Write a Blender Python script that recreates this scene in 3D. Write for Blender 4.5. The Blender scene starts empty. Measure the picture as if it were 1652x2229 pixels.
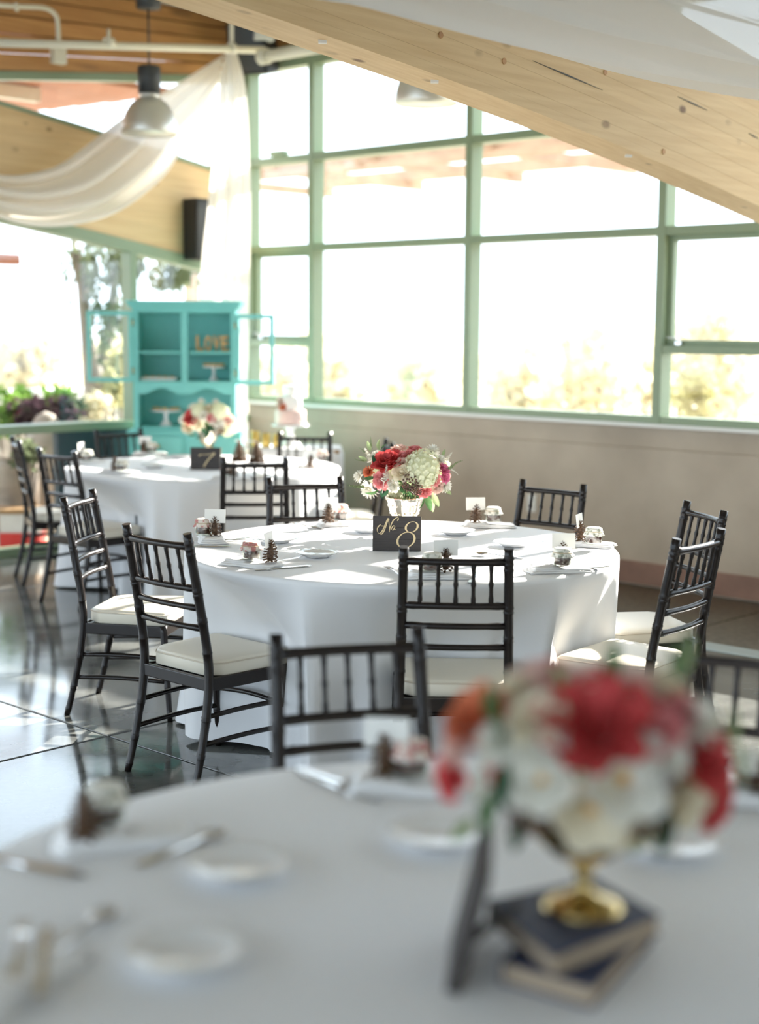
import bpy, bmesh, math, random
from mathutils import Vector, Matrix
from math import sin, cos, pi, radians, sqrt, atan2
random.seed(7)
SC = bpy.context.scene
COL = SC.collection

# ---------------------------------------------------------------- camera
PITCH, ROLL, HCAM, FPX = .1235, .0075, 1.619, 3197.0
W, H = 1652, 2229
FW = Vector((0, cos(PITCH), -sin(PITCH)))
_r0 = Vector((1, 0, 0)); _u0 = _r0.cross(FW)
RT = _r0*cos(ROLL) + _u0*sin(ROLL)
UP = _u0*cos(ROLL) - _r0*sin(ROLL)
CAM = Vector((0, 0, HCAM))
cd = bpy.data.cameras.new('camera'); cam = bpy.data.objects.new('camera', cd); COL.objects.link(cam)
cd.sensor_fit = 'VERTICAL'; cd.sensor_height = 56.0; cd.sensor_width = 41.5
cd.lens = FPX*56.0/H
cd.clip_start = .05; cd.clip_end = 400
cam.matrix_world = Matrix(((RT.x, UP.x, -FW.x, 0), (RT.y, UP.y, -FW.y, 0), (RT.z, UP.z, -FW.z, HCAM), (0, 0, 0, 1)))
cd.dof.use_dof = True; cd.dof.focus_distance = 5.55; cd.dof.aperture_fstop = 2.0
SC.camera = cam

# ---------------------------------------------------------------- light
wd = bpy.data.worlds.new('sky'); SC.world = wd; wd.use_nodes = True
bg = wd.node_tree.nodes['Background']
bg.inputs[0].default_value = (.73, .865, 1.0, 1); bg.inputs[1].default_value = 2.0
sl = bpy.data.lights.new('sun', 'SUN'); sun = bpy.data.objects.new('sun', sl); COL.objects.link(sun)
sl.energy = 14.0; sl.angle = radians(.6); sl.color = (1, .94, .86)
SUNDIR = Vector((-.66, -.75, -.51)).normalized()
sun.rotation_euler = SUNDIR.to_track_quat('-Z', 'Y').to_euler(); sun.location = (9, 12, 9)
vs = SC.view_settings
vs.view_transform = 'Standard'; vs.look = 'None'; vs.gamma = 1.0; vs.exposure = 1.2; vs.use_curve_mapping = False
try:
    SC.cycles.use_denoising = True
    SC.cycles.max_bounces = 10; SC.cycles.diffuse_bounces = 5; SC.cycles.glossy_bounces = 4
    SC.cycles.transparent_max_bounces = 24; SC.cycles.transmission_bounces = 6
    SC.cycles.caustics_reflective = False; SC.cycles.caustics_refractive = False
    SC.cycles.sample_clamp_indirect = 6.0
except Exception:
    pass

# ---------------------------------------------------------------- room frame and helpers
A = .8156
EU = Vector((-sin(A), cos(A), 0)); EN = Vector((cos(A), sin(A), 0)); EZ = Vector((0, 0, 1))
VW = 7.928      # inner plane of the window wall
UL = 8.948      # inner plane of the far-left wall
TZ = .765       # table top height
def R(u, v, z): return EU*u + EN*v + EZ*z
def toroom(p): return (p.dot(EU), p.dot(EN), p.z)
def ray(x, y): return FW + RT*((x-W/2)/FPX) - UP*((y-H/2)/FPX)
def onz(x, y, z=TZ):
    d = ray(x, y); return CAM + d*((z-HCAM)/d.z)
def onu(x, y, u):
    d = ray(x, y); return CAM + d*(u/d.dot(EU))
def onv(x, y, v):
    d = ray(x, y); return CAM + d*(v/d.dot(EN))
def dep(x, y, Y):
    d = ray(x, y); return CAM + d*(Y/d.y)

class MB:
    def __init__(s): s.v = []; s.f = []; s.sm = []
    def add(s, vs_, fs, smooth=False):
        o = len(s.v); s.v += [Vector(p) for p in vs_]
        for f in fs: s.f.append([i+o for i in f]); s.sm.append(smooth)
        return s
    def box(s, c, size, M=None, bev=0):
        hx, hy, hz = size[0]/2, size[1]/2, size[2]/2
        c = Vector(c)
        pts = [Vector((x*hx, y*hy, z*hz)) for z in (-1, 1) for y in (-1, 1) for x in (-1, 1)]
        if M is not None: pts = [M @ p for p in pts]
        return s.add([c+p for p in pts], [(0,2,3,1),(4,5,7,6),(0,1,5,4),(2,6,7,3),(0,4,6,2),(1,3,7,5)])
    def rb(s, u0, u1, v0, v1, z0, z1):   # a box in room coordinates
        pts = [R(u, v, z) for z in (z0, z1) for v in (v0, v1) for u in (u0, u1)]
        return s.add(pts, [(0,2,3,1),(4,5,7,6),(0,1,5,4),(2,6,7,3),(0,4,6,2),(1,3,7,5)])
    def tube(s, pts, rad, n=8, caps=True, smooth=True):
        pts = [Vector(p) for p in pts]; m = len(pts)
        if not hasattr(rad, '__len__'): rad = [rad]*m
        ref = None; rings = []
        for i in range(m):
            t = (pts[min(i+1, m-1)]-pts[max(i-1, 0)]).normalized()
            if ref is None:
                ref = Vector((0, 0, 1)) if abs(t.z) < .9 else Vector((1, 0, 0))
            a = (ref - t*ref.dot(t))
            if a.length < 1e-5: a = t.orthogonal()
            a.normalize(); b = t.cross(a); ref = a
            rings.append([pts[i] + (a*cos(2*pi*k/n)+b*sin(2*pi*k/n))*rad[i] for k in range(n)])
        vv = [p for r_ in rings for p in r_]; ff = []
        for i in range(m-1):
            for k in range(n):
                ff.append((i*n+k, i*n+(k+1) % n, (i+1)*n+(k+1) % n, (i+1)*n+k))
        o = len(s.v); s.add(vv, ff, smooth)
        if caps:
            s.f.append([o+k for k in range(n)][::-1]); s.sm.append(False)
            s.f.append([o+(m-1)*n+k for k in range(n)]); s.sm.append(False)
        return s
    def lathe(s, prof, n=32, c=(0, 0, 0), rf=None, smooth=True):
        c = Vector(c); vv = []; ff = []; m = len(prof)
        for i, (r_, z) in enumerate(prof):
            for k in range(n):
                t = 2*pi*k/n; q = r_*(rf(t, i) if rf else 1)
                vv.append(c+Vector((q*cos(t), q*sin(t), z)))
        for i in range(m-1):
            for k in range(n):
                ff.append((i*n+k, i*n+(k+1) % n, (i+1)*n+(k+1) % n, (i+1)*n+k))
        if prof[0][0] > 1e-6: ff.append(tuple(range(n))[::-1])
        if prof[-1][0] > 1e-6: ff.append(tuple((m-1)*n+k for k in range(n)))
        return s.add(vv, ff, smooth)
    def prism(s, poly, d0, d1, f):
        # poly: 2d outline, f(a, b, d) -> point
        n = len(poly)
        vv = [f(a, b, d0) for a, b in poly]+[f(a, b, d1) for a, b in poly]
        ff = [tuple(range(n))[::-1], tuple(range(n, 2*n))]+[(i, (i+1) % n, n+(i+1) % n, n+i) for i in range(n)]
        return s.add(vv, ff)
    def grid(s, f, nu, nv, smooth=True, closed=False):
        vv = [f(i/nu, j/nv) for i in range(nu+(0 if closed else 1)) for j in range(nv+1)]
        ff = []
        for i in range(nu):
            for j in range(nv):
                a = i*(nv+1)+j; b = ((i+1) % nu if closed else i+1)*(nv+1)+j
                ff.append((a, b, b+1, a+1))
        return s.add(vv, ff, smooth)
    def sphere(s, c, r_, n=8, m=6, sc=(1, 1, 1), smooth=True):
        prof = [(max(r_*sin(pi*i/m), 1e-7), -r_*cos(pi*i/m)) for i in range(m+1)]
        o = len(s.v); s.lathe([(1e-7, -r_)]+prof[1:-1]+[(1e-7, r_)], n, (0, 0, 0), None, smooth)
        c = Vector(c)
        for i in range(o, len(s.v)):
            p = s.v[i]; s.v[i] = c+Vector((p.x*sc[0], p.y*sc[1], p.z*sc[2]))
        return s
    def xf(s, M):
        s.v = [M @ p for p in s.v]; return s
    def mesh(s, name, mt, bev=0, recalc=True):
        me = bpy.data.meshes.new(name)
        me.from_pydata([tuple(p) for p in s.v], [], s.f)
        me.polygons.foreach_set('use_smooth', s.sm)
        if bev or recalc:
            bm = bmesh.new(); bm.from_mesh(me)
            bmesh.ops.remove_doubles(bm, verts=bm.verts, dist=1e-6)
            if recalc: bmesh.ops.recalc_face_normals(bm, faces=bm.faces)
            if bev:
                ed = [e for e in bm.edges if len(e.link_faces) == 2 and e.calc_face_angle(0) > .6]
                bmesh.ops.bevel(bm, geom=ed, offset=bev, segments=2, affect='EDGES', profile=.6)
            bm.to_mesh(me); bm.free()
        if mt is not None:
            for x in (mt if isinstance(mt, (list, tuple)) else [mt]): me.materials.append(x)
        me.update(); return me
    def build(s, name, mt, parent=None, bev=0, recalc=True, base=None):
        if base is not None:
            b = Vector(base); s.v = [p-b for p in s.v]
        o = bpy.data.objects.new(name, s.mesh(name, mt, bev, recalc)); COL.objects.link(o)
        if base is not None: o.location = base
        if parent is not None: o.parent = parent
        return o

def inst(name, me, parent=None, M=None, loc=None):
    o = bpy.data.objects.new(name, me); COL.objects.link(o)
    if parent is not None: o.parent = parent
    if M is not None: o.matrix_basis = M
    if loc is not None: o.location = loc
    return o
def tag(o, label=None, cat=None, group=None, kind=None):
    if label: o['label'] = label
    if cat: o['category'] = cat
    if group: o['group'] = group
    if kind: o['kind'] = kind
    return o
def thing(name, label, cat, loc=(0, 0, 0), rz=0, group=None):
    o = bpy.data.objects.new(name, None); COL.objects.link(o); o.empty_display_size = .05
    o.location = loc; o.rotation_euler = (0, 0, rz)
    return tag(o, label, cat, group)
def struct(name, loc=(0, 0, 0)):
    o = bpy.data.objects.new(name, None); COL.objects.link(o); o.location = loc
    return tag(o, kind='structure')
def copy_tree(o, parent=None):
    c = o.copy(); COL.objects.link(c); c.parent = parent
    for ch in [x for x in bpy.data.objects if x.parent == o]: copy_tree(ch, c)
    return c
def L(a, b, t): return a+(b-a)*t
def interp(x, xs, ys):
    if x <= xs[0]: return ys[0]
    for i in range(len(xs)-1):
        if x <= xs[i+1]: return L(ys[i], ys[i+1], (x-xs[i])/(xs[i+1]-xs[i]))
    return ys[-1]
def crom(P, n=8, closed=False):
    P = [Vector(p) for p in P]; out = []; m = len(P)
    for i in range(m if closed else m-1):
        g = (lambda k: P[k % m]) if closed else (lambda k: P[min(max(k, 0), m-1)])
        a, b, c, d = g(i-1), g(i), g(i+1), g(i+2)
        for k in range(n):
            t = k/n
            out.append(.5*((2*b)+(c-a)*t+(2*a-5*b+4*c-d)*t*t+(3*b-a-3*c+d)*t**3))
    if not closed: out.append(P[-1])
    return out

# ---------------------------------------------------------------- materials
MT = {}
def mat(name, col, rough=.5, metal=0, spec=.5, **k):
    m = bpy.data.materials.new(name); m.use_nodes = True
    b = m.node_tree.nodes['Principled BSDF']
    b.inputs['Base Color'].default_value = (*col, 1); b.inputs['Roughness'].default_value = rough
    b.inputs['Metallic'].default_value = metal
    b.inputs['Specular IOR Level'].default_value = spec
    if 'coat' in k: b.inputs['Coat Weight'].default_value = k['coat']
    if 'sheen' in k: b.inputs['Sheen Weight'].default_value = k['sheen']
    MT[name] = m
    nt = m.node_tree; N = nt.nodes; Lk = nt.links
    var = k.get('var', 0); ns = k.get('nscale', 8); str_ = k.get('stretch', (1, 1, 1)); col2 = k.get('col2')
    if var or col2 is not None:
        tc = N.new('ShaderNodeTexCoord'); mp = N.new('ShaderNodeMapping'); no = N.new('ShaderNodeTexNoise')
        mp.vector_type = 'TEXTURE'; mp.inputs['Scale'].default_value = [1/q for q in str_]; mp.inputs['Rotation'].default_value = (0, 0, k.get('rot', 0))
        no.inputs['Scale'].default_value = ns; no.inputs['Detail'].default_value = k.get('detail', 5)
        Lk.new(tc.outputs['Object'], mp.inputs['Vector']); Lk.new(mp.outputs[0], no.inputs['Vector'])
        cr = N.new('ShaderNodeValToRGB')
        c2 = col2 if col2 is not None else tuple(c*(1-var) for c in col)
        lo, hi = k.get('range', (.35, .65))
        cr.color_ramp.elements[0].position = lo; cr.color_ramp.elements[0].color = (*c2, 1)
        cr.color_ramp.elements[1].position = hi; cr.color_ramp.elements[1].color = (*col, 1)
        Lk.new(no.outputs['Fac'], cr.inputs['Fac']); last = cr.outputs[0]
        if k.get('objvar'):
            oi = N.new('ShaderNodeObjectInfo'); hs = N.new('ShaderNodeHueSaturation'); mr = N.new('ShaderNodeMapRange')
            mr.inputs['To Min'].default_value = 1-k['objvar']; mr.inputs['To Max'].default_value = 1+k['objvar']
            Lk.new(oi.outputs['Random'], mr.inputs['Value']); Lk.new(mr.outputs[0], hs.inputs['Value'])
            Lk.new(last, hs.inputs['Color']); last = hs.outputs[0]
        if k.get('knots'):
            vo = N.new('ShaderNodeTexVoronoi'); mp2 = N.new('ShaderNodeMapping')
            mp2.vector_type = 'TEXTURE'; mp2.inputs['Scale'].default_value = [1/q for q in k.get('kscale', (1.4, 6, 6))]; mp2.inputs['Rotation'].default_value = (0, 0, k.get('rot', 0))
            Lk.new(tc.outputs['Object'], mp2.inputs['Vector']); Lk.new(mp2.outputs[0], vo.inputs['Vector'])
            vo.inputs['Scale'].default_value = k['knots']
            rk = N.new('ShaderNodeValToRGB')
            rk.color_ramp.elements[0].position = .08; rk.color_ramp.elements[0].color = (1, 1, 1, 1)
            rk.color_ramp.elements[1].position = .17; rk.color_ramp.elements[1].color = (0, 0, 0, 1)
            Lk.new(vo.outputs['Distance'], rk.inputs['Fac'])
            mx = N.new('ShaderNodeMix'); mx.data_type = 'RGBA'
            n2_ = N.new('ShaderNodeTexNoise'); n2_.inputs['Scale'].default_value = 2.6; Lk.new(tc.outputs['Object'], n2_.inputs['Vector'])
            r2_ = N.new('ShaderNodeValToRGB'); r2_.color_ramp.elements[0].position = .46; r2_.color_ramp.elements[1].position = .62
            Lk.new(n2_.outputs['Fac'], r2_.inputs['Fac'])
            mu_ = N.new('ShaderNodeMath'); mu_.operation = 'MULTIPLY'; Lk.new(rk.outputs[0], mu_.inputs[0]); Lk.new(r2_.outputs[0], mu_.inputs[1])
            Lk.new(mu_.outputs[0], mx.inputs[0]); Lk.new(last, mx.inputs[6]); mx.inputs[7].default_value = (.22, .115, .05, 1)
            last = mx.outputs[2]
        Lk.new(last, b.inputs['Base Color'])
        if k.get('bump'):
            bp = N.new('ShaderNodeBump'); bp.inputs['Strength'].default_value = k['bump']; bp.inputs['Distance'].default_value = .01
            Lk.new(no.outputs['Fac'], bp.inputs['Height']); Lk.new(bp.outputs[0], b.inputs['Normal'])
        if k.get('rvar'):
            mr = N.new('ShaderNodeMapRange'); mr.inputs['To Min'].default_value = rough; mr.inputs['To Max'].default_value = rough+k['rvar']
            Lk.new(no.outputs['Fac'], mr.inputs['Value']); Lk.new(mr.outputs[0], b.inputs['Roughness'])
    return m
def sheer(name, col, tl=.4, tp=.1, var=0):
    m = bpy.data.materials.new(name); m.use_nodes = True; nt = m.node_tree; N = nt.nodes; N.clear()
    out = N.new('ShaderNodeOutputMaterial'); d = N.new('ShaderNodeBsdfDiffuse'); t = N.new('ShaderNodeBsdfTranslucent')
    p = N.new('ShaderNodeBsdfTransparent'); m1 = N.new('ShaderNodeMixShader'); m2 = N.new('ShaderNodeMixShader')
    d.inputs[0].default_value = (*col, 1); t.inputs[0].default_value = (*col, 1)
    if var:
        oi = N.new('ShaderNodeTexNoise'); oi.inputs['Scale'].default_value = 3; tc = N.new('ShaderNodeTexCoord')
        nt.links.new(tc.outputs['Object'], oi.inputs['Vector'])
        cr = N.new('ShaderNodeValToRGB'); cr.color_ramp.elements[0].position = .3; cr.color_ramp.elements[1].position = .7
        cr.color_ramp.elements[0].color = (*[c*(1-var) for c in col], 1); cr.color_ramp.elements[1].color = (*col, 1)
        nt.links.new(oi.outputs['Fac'], cr.inputs[0])
        nt.links.new(cr.outputs[0], d.inputs[0]); nt.links.new(cr.outputs[0], t.inputs[0])
    m1.inputs[0].default_value = tl; m2.inputs[0].default_value = tp
    nt.links.new(d.outputs[0], m1.inputs[1]); nt.links.new(t.outputs[0], m1.inputs[2])
    nt.links.new(m1.outputs[0], m2.inputs[1]); nt.links.new(p.outputs[0], m2.inputs[2]); nt.links.new(m2.outputs[0], out.inputs[0])
    MT[name] = m; return m
def glass(name, tint=(1, 1, 1), gl=.05):
    m = bpy.data.materials.new(name); m.use_nodes = True; nt = m.node_tree; N = nt.nodes; N.clear()
    out = N.new('ShaderNodeOutputMaterial'); t = N.new('ShaderNodeBsdfTransparent'); g = N.new('ShaderNodeBsdfGlossy'); x = N.new('ShaderNodeMixShader')
    t.inputs[0].default_value = (*tint, 1); g.inputs['Roughness'].default_value = .01; x.inputs[0].default_value = gl
    nt.links.new(t.outputs[0], x.inputs[1]); nt.links.new(g.outputs[0], x.inputs[2]); nt.links.new(x.outputs[0], out.inputs[0])
    MT[name] = m; return m
ROT = A   # turns texture coordinates so that x runs along EN
mat('wood', (.76, .56, .31), .55, col2=(.68, .475, .245), nscale=3.0, stretch=(.7, 14, 14), rot=ROT, objvar=.035, knots=1.0, kscale=(4.2, 7.5, 7.5))
mat('wood_dark', (.56, .30, .11), .5, col2=(.45, .22, .075), nscale=3.0, stretch=(.6, 12, 12), rot=ROT, objvar=.10, knots=1.0, kscale=(1.0, 5, 5))
mat('wood_red', (.50, .20, .12), .6, var=.25, nscale=3, stretch=(.6, 10, 10), rot=ROT, objvar=.08)
mat('wood_out', (.50, .33, .22), .6, var=.3, nscale=3, objvar=.1)
mat('green_frame', (.245, .315, .20), .4)
mat('green_light', (.26, .335, .21), .4)
mat('white_ledge', (.80, .80, .76), .5)
mat('concrete', (.56, .475, .375), .85, col2=(.42, .35, .275), nscale=2.3, bump=.15, range=(.3, .7), detail=8)
mat('base_red', (.33, .19, .14), .7, var=.25, nscale=6)
mat('slab', (.16, .165, .155), .06, col2=(.085, .09, .088), nscale=5, detail=8, rvar=.09, spec=.95)
mat('slab_brown', (.13, .105, .075), .32, col2=(.06, .05, .038), nscale=26, detail=6, range=(.4, .6), spec=.3)
mat('joint', (.03, .028, .025), .8)
mat('metal_strip', (.42, .47, .45), .35, metal=.6)
mat('deck_metal', (.60, .58, .50), .5)
mat('roof_deck', (.62, .64, .66), .6)
mat('panel_blue', (.055, .085, .10), .35, var=.2, nscale=4)
mat('pipe_white', (.78, .75, .62), .4)
mat('box_white', (.75, .74, .70), .5)
mat('black', (.012, .012, .014), .5)
mat('charcoal', (.05, .055, .06), .45)
mat('alu', (.74, .73, .68), .38, metal=.7)
mat('chair', (.012, .008, .007), .27, spec=.36)
mat('cushion', (.80, .74, .62), .42)
mat('piping', (.66, .58, .46), .5)
mat('cloth', (.83, .83, .84), .62, sheen=.2)
mat('napkin', (.86, .85, .84), .75)
mat('plate', (.86, .86, .86), .12)
mat('steel', (.72, .72, .72), .16, metal=1)
mat('card', (.88, .87, .83), .7)
mat('cone', (.16, .09, .045), .6, col2=(.08, .04, .02), nscale=40, objvar=.15)
mat('cone_tip', (.33, .23, .10), .6)
mat('fabric_pink', (.80, .72, .64), .8, col2=(.55, .22, .20), nscale=55, range=(.42, .50))
mat('fabric_green', (.82, .80, .72), .8, col2=(.34, .36, .28), nscale=48, range=(.38, .46))
mat('jam', (.10, .025, .02), .2)
glass('jar_glass', (.92, .95, .92), .12)
glass('pane', (.985, .99, .985), .045)
glass('door_pane', (.97, .98, .98), .015)
mat('string', (.55, .45, .30), .8)
mat('sign', (.045, .035, .032), .55, col2=(.028, .022, .02), nscale=4, stretch=(2, 30, 30))
mat('sign_edge', (.42, .32, .20), .6)
mat('gold', (.64, .50, .28), .4, metal=.25)
mat('brass', (.60, .45, .20), .2, metal=1)
mat('mercury', (.88, .84, .76), .16, metal=1, col2=(.70, .62, .46), nscale=14, range=(.3, .6))
mat('turq', (.21, .64, .60), .5, var=.08, nscale=5)
mat('navy', (.025, .035, .085), .6, var=.2, nscale=20)
mat('pages', (.52, .40, .28), .8, var=.35, nscale=20, stretch=(1, 1, 40))
mat('cake_white', (.88, .86, .82), .5)
mat('cake_pink', (.84, .62, .56), .5)
mat('gold_jar', (.78, .56, .16), .3, metal=.4)
mat('crust', (.66, .45, .16), .7, var=.4, nscale=40)
mat('letter_wood', (.70, .44, .18), .6, var=.3, nscale=20)
mat('red_box', (.72, .03, .02), .5)
mat('tan_board', (.42, .26, .12), .7, var=.2)
mat('stone_pot', (.52, .47, .41), .8, var=.25, nscale=8)
mat('ground', (.46, .40, .30), .9, var=.3, nscale=1.2)
mat('bark', (.36, .30, .25), .85, var=.4, nscale=6)
mat('foil', (.75, .73, .68), .3)
sheer('drape', (.92, .89, .84), .42, .05)
sheer('canopy', (.95, .96, .97), .45, .08)
sheer('leaf_out', (.62, .58, .30), .45, 0, .25)
sheer('leaf_pale', (.84, .78, .58), .45, 0, .2)  # haze and overexposure put into the leaf colour as extra paleness
sheer('leaf_olive', (.19, .23, .13), .4, 0, .4)
sheer('leaf_green', (.28, .50, .10), .4, 0, .4)
sheer('leaf_purple', (.10, .055, .075), .25, 0, .4)
sheer('leaf_b', (.10, .20, .08), .35, 0, .4)
sheer('leaf_d', (.04, .10, .055), .3, 0, .3)
sheer('leaf_l', (.34, .42, .22), .4, 0, .2)
sheer('fl_white', (.88, .86, .78), .35, 0, .06)
sheer('fl_cream', (.90, .82, .64), .35, 0, .10)
sheer('fl_blush', (.88, .66, .58), .35, 0, .12)
sheer('fl_pink', (.86, .33, .33), .32, 0, .2)
sheer('fl_coral', (.80, .13, .13), .30, 0, .25)
sheer('fl_hot', (.85, .25, .42), .32, 0, .2)
sheer('fl_orange', (.82, .27, .14), .3, 0, .2)
sheer('fl_hydr', (.86, .87, .66), .35, 0, .1)
mat('berry', (.16, .075, .055), .5, var=.5, nscale=30)
mat('fl_center', (.75, .42, .10), .7)

# ================================================================ the building
ARC = lambda v: 2.7725 - .0101*(v+.97)**2 + .0924   # underside of the glulam arches over the room depth
def arc(v):
    return 2.697 + (-.1039*(v-4.175) - .0101*(v-4.175)**2) - (-.1039*(3.15-4.175) - .0101*(3.15-4.175)**2)
ARCH_D = .70
# ---- floor
fl = struct('floor')
MB().rb(-9, UL+.25, -9, VW+.25, -.30, -.028).build('bedding', MT['joint'], fl)
us = [-9] + [4.70+3.12*k for k in range(-4, 2)] + [UL]
us = [x for x in us if x == -9 or x > -8.5]
vv_ = [-9, -5.94, -2.82, .30, 3.42, 6.54]
for i in range(len(us)-1):
    for j in range(len(vv_)-1):
        MB().rb(us[i]+.006, us[i+1]-.006, vv_[j]+.006, vv_[j+1]-(.006 if j < len(vv_)-2 else 0), -.03, 0).build('slab', MT['slab'], fl, bev=.004)
bu = [4.17+1.56*k for k in range(-6, 4)]
bu = [-9]+bu+[UL]
for i in range(len(bu)-1):
    if bu[i+1]-bu[i] > .1:
        MB().rb(bu[i]+.006, bu[i+1]-.006, 6.70, VW, -.03, .0).build('border_slab', MT['slab_brown'], fl, bev=.004)
MB().rb(-9, UL, 6.545, 6.695, -.03, .006).build('metal_strip', MT['metal_strip'], fl, bev=.002)
# ---- window wall, lower concrete
wr = struct('wall_right')
UMIN = -6.0
for u0, u1 in ((UMIN, -1.0), (-1.0, 4.02), (4.02, UL)):
    MB().rb(u0+.002, u1-.002, VW, VW+.22, 0, .885).build('concrete_lift', MT['concrete'], wr, bev=.006)
    MB().rb(u0+.002, u1-.002, VW+.012, VW+.22, .885, 1.02).build('concrete_lift', MT['concrete'], wr, bev=.006)
MB().rb(UMIN, UL, VW-.035, VW+.22, 1.02, 1.045).build('sill_ledge', MT['white_ledge'], wr, bev=.004)
MB().rb(UMIN, UL, VW-.02, VW+.14, 3.76, 4.02).build('head_board', MT['wood_dark'], wr)
bs = struct('baseboard_right'); 
for u0 in [UMIN+2.99*k for k in range(5)]:
    MB().rb(u0+.003, min(u0+2.99, UL)-.003, VW-.018, VW, .012, .155).build('base_board', MT['base_red'], bs, bev=.003)
o = MB(); c = onv(1158, 1095, VW)
uo, vo, zo = toroom(c)
t = thing('wall_outlet', 'small white outlet plate low on the concrete wall', 'outlet', R(uo, VW, zo))
MB().add([(R(uo+du, VW-dv, zo+dz)-R(uo, VW, zo)) for dz in (-.06, .06) for dv in (0, .008) for du in (-.036, .036)],
         [(0,2,3,1),(4,5,7,6),(0,1,5,4),(2,6,7,3),(0,4,6,2),(1,3,7,5)]).build('plate', MT['white_ledge'], t, bev=.002)
for dz in (-.025, .025):
    MB().add([(R(uo+du, VW-dv, zo+z)-R(uo, VW, zo)) for z in (dz-.014, dz+.014) for dv in (.007, .010) for du in (-.016, .016)],
         [(0,2,3,1),(4,5,7,6),(0,1,5,4),(2,6,7,3),(0,4,6,2),(1,3,7,5)]).build('socket', MT['box_white'], t)
# ---- windows of the window wall: one bay each
G = MT['green_frame']
bays = [(8.93, 8.19, 1)]+[(8.19-1.56*k, 8.19-1.56*(k+1), 1 if k % 4 == 2 else 0) for k in range(9)]
V0, V1 = VW-.02, VW+.10
for wi, (ua, ub, op) in enumerate(bays):
    w = struct('window_%d' % (wi+1))
    m = .03
    if wi == 0: MB().rb(ua-.045, ua+.01, V0, V1, 1.045, 3.70).build('mullion', G, w, bev=.003)
    MB().rb(ub-m, ub+m, V0, V1, 1.045, 3.70).build('mullion', G, w, bev=.003)
    lo, hi = ub+m, (ua-m if wi else ua-.045)
    MB().rb(lo, hi, V0+.004, V1, 1.045, 1.092).build('sill_frame', G, w, bev=.003)
    MB().rb(lo, hi, V0+.004, V1, 2.212, 2.267).build('transom', G, w, bev=.003)
    MB().rb(lo, hi, V0+.004, V1, 2.888, 2.945).build('transom', G, w, bev=.003)
    MB().rb(lo, hi, V0+.004, V1, 3.60, 3.70).build('head_frame', G, w, bev=.003)
    MB().rb(lo-m, hi+m, V0-.012, V1, 3.70, 3.76).build('head_cap', G, w, bev=.003)
    pv = VW+.055
    def pane(z0, z1, dv=0): MB().rb(lo-.005, hi+.005, pv+dv, pv+dv+.006, z0, z1).build('pane', MT['pane'], w)
    pane(2.94, 3.605); pane(2.262, 2.893)
    if op:
        MB().rb(lo, hi, V0+.004, V1, 1.485, 1.535).build('transom', G, w, bev=.003)
        z0, z1 = 1.535, 2.212
        for (a, b, c_, d_) in ((lo, hi, z0, z0+.035), (lo, hi, z1-.035, z1), (lo, lo+.035, z0+.035, z1-.035), (hi-.035, hi, z0+.035, z1-.035)):
            MB().rb(a, b, VW+.03, VW+.085, c_, d_).build('sash_rail', G, w, bev=.003)
        pane(1.56, 2.185); pane(1.09, 1.488)
        # latch lever
        hu = hi-.10
        hb = MB(); hb.rb(hu-.02, hu+.02, VW+.005, VW+.03, 1.540, 1.562)
        hb.tube([R(hu, VW+.01, 1.555), R(hu+.01, VW-.01, 1.58), R(hu+.07, VW-.015, 1.585)], .007, 6).build('latch', MT['steel'], w)
    else:
        pane(1.088, 2.216)
    if wi == 0:
        MB().rb(8.47, 8.62, VW-.05, VW+.02, 2.945, 2.985).build('window_opener', G, w, bev=.004)

# ---- far-left wall
wl = struct('wall_left')
VL0 = -3.0
MB().rb(UL-.03, UL+.12, VL0, VW+.1, .868, .93).build('sill_rail', MT['green_light'], wl, bev=.004)
k = 0
vpan = 6.12
while vpan < VW-.05:
    v1 = min(vpan+.45, VW)
    MB().rb(UL+.02, UL+.08, vpan+.004, v1-.004, .06, .868).build('panel', MT['panel_blue'], wl, bev=.004); vpan += .45
MB().rb(UL, UL+.10, VL0, VW, 0.0, .06).build('kick_rail', MT['green_light'], wl)
# fascia boards under the deck, lower edge rising to the corner
def fb(v): return 3.345+max(v-5.7, -1.2)*.112
nb = 6
for i in range(nb):
    vs_ = [VL0, 4.5, 5.7, VW+.05]
    def zz(v, t_): return L(fb(v), 4.10, t_)
    mb = MB()
    for a in range(3):
        p = [(vs_[a], zz(vs_[a], i/nb)+.005), (vs_[a+1], zz(vs_[a+1], i/nb)+.005), (vs_[a+1], zz(vs_[a+1], (i+1)/nb)-.005), (vs_[a], zz(vs_[a], (i+1)/nb)-.005)]
        mb.prism(p, UL-.010*(i % 2), UL+.06, lambda a_, b_, d_: R(d_, a_, b_))
    mb.build('fascia_board', MT['wood_dark'], wl)
mb = MB()
for a in range(3):
    p = [(vs_[a], fb(vs_[a])-.055), (vs_[a+1], fb(vs_[a+1])-.055), (vs_[a+1], fb(vs_[a+1])), (vs_[a], fb(vs_[a]))]
    mb.prism(p, UL-.012, UL+.08, lambda a_, b_, d_: R(d_, a_, b_))
mb.build('fascia_trim', MT['green_frame'], wl)
MB().rb(UL+.05, UL+.09, VL0, VW, 3.30, 4.10).xf(Matrix.Identity(4)).build('backing_board', MT['wood_dark'], wl) if False else None
MB().rb(UL+.061, UL+.09, VL0, VW+.05, 3.62, 4.10).build('backing_board', MT['wood_dark'], wl)
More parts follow.
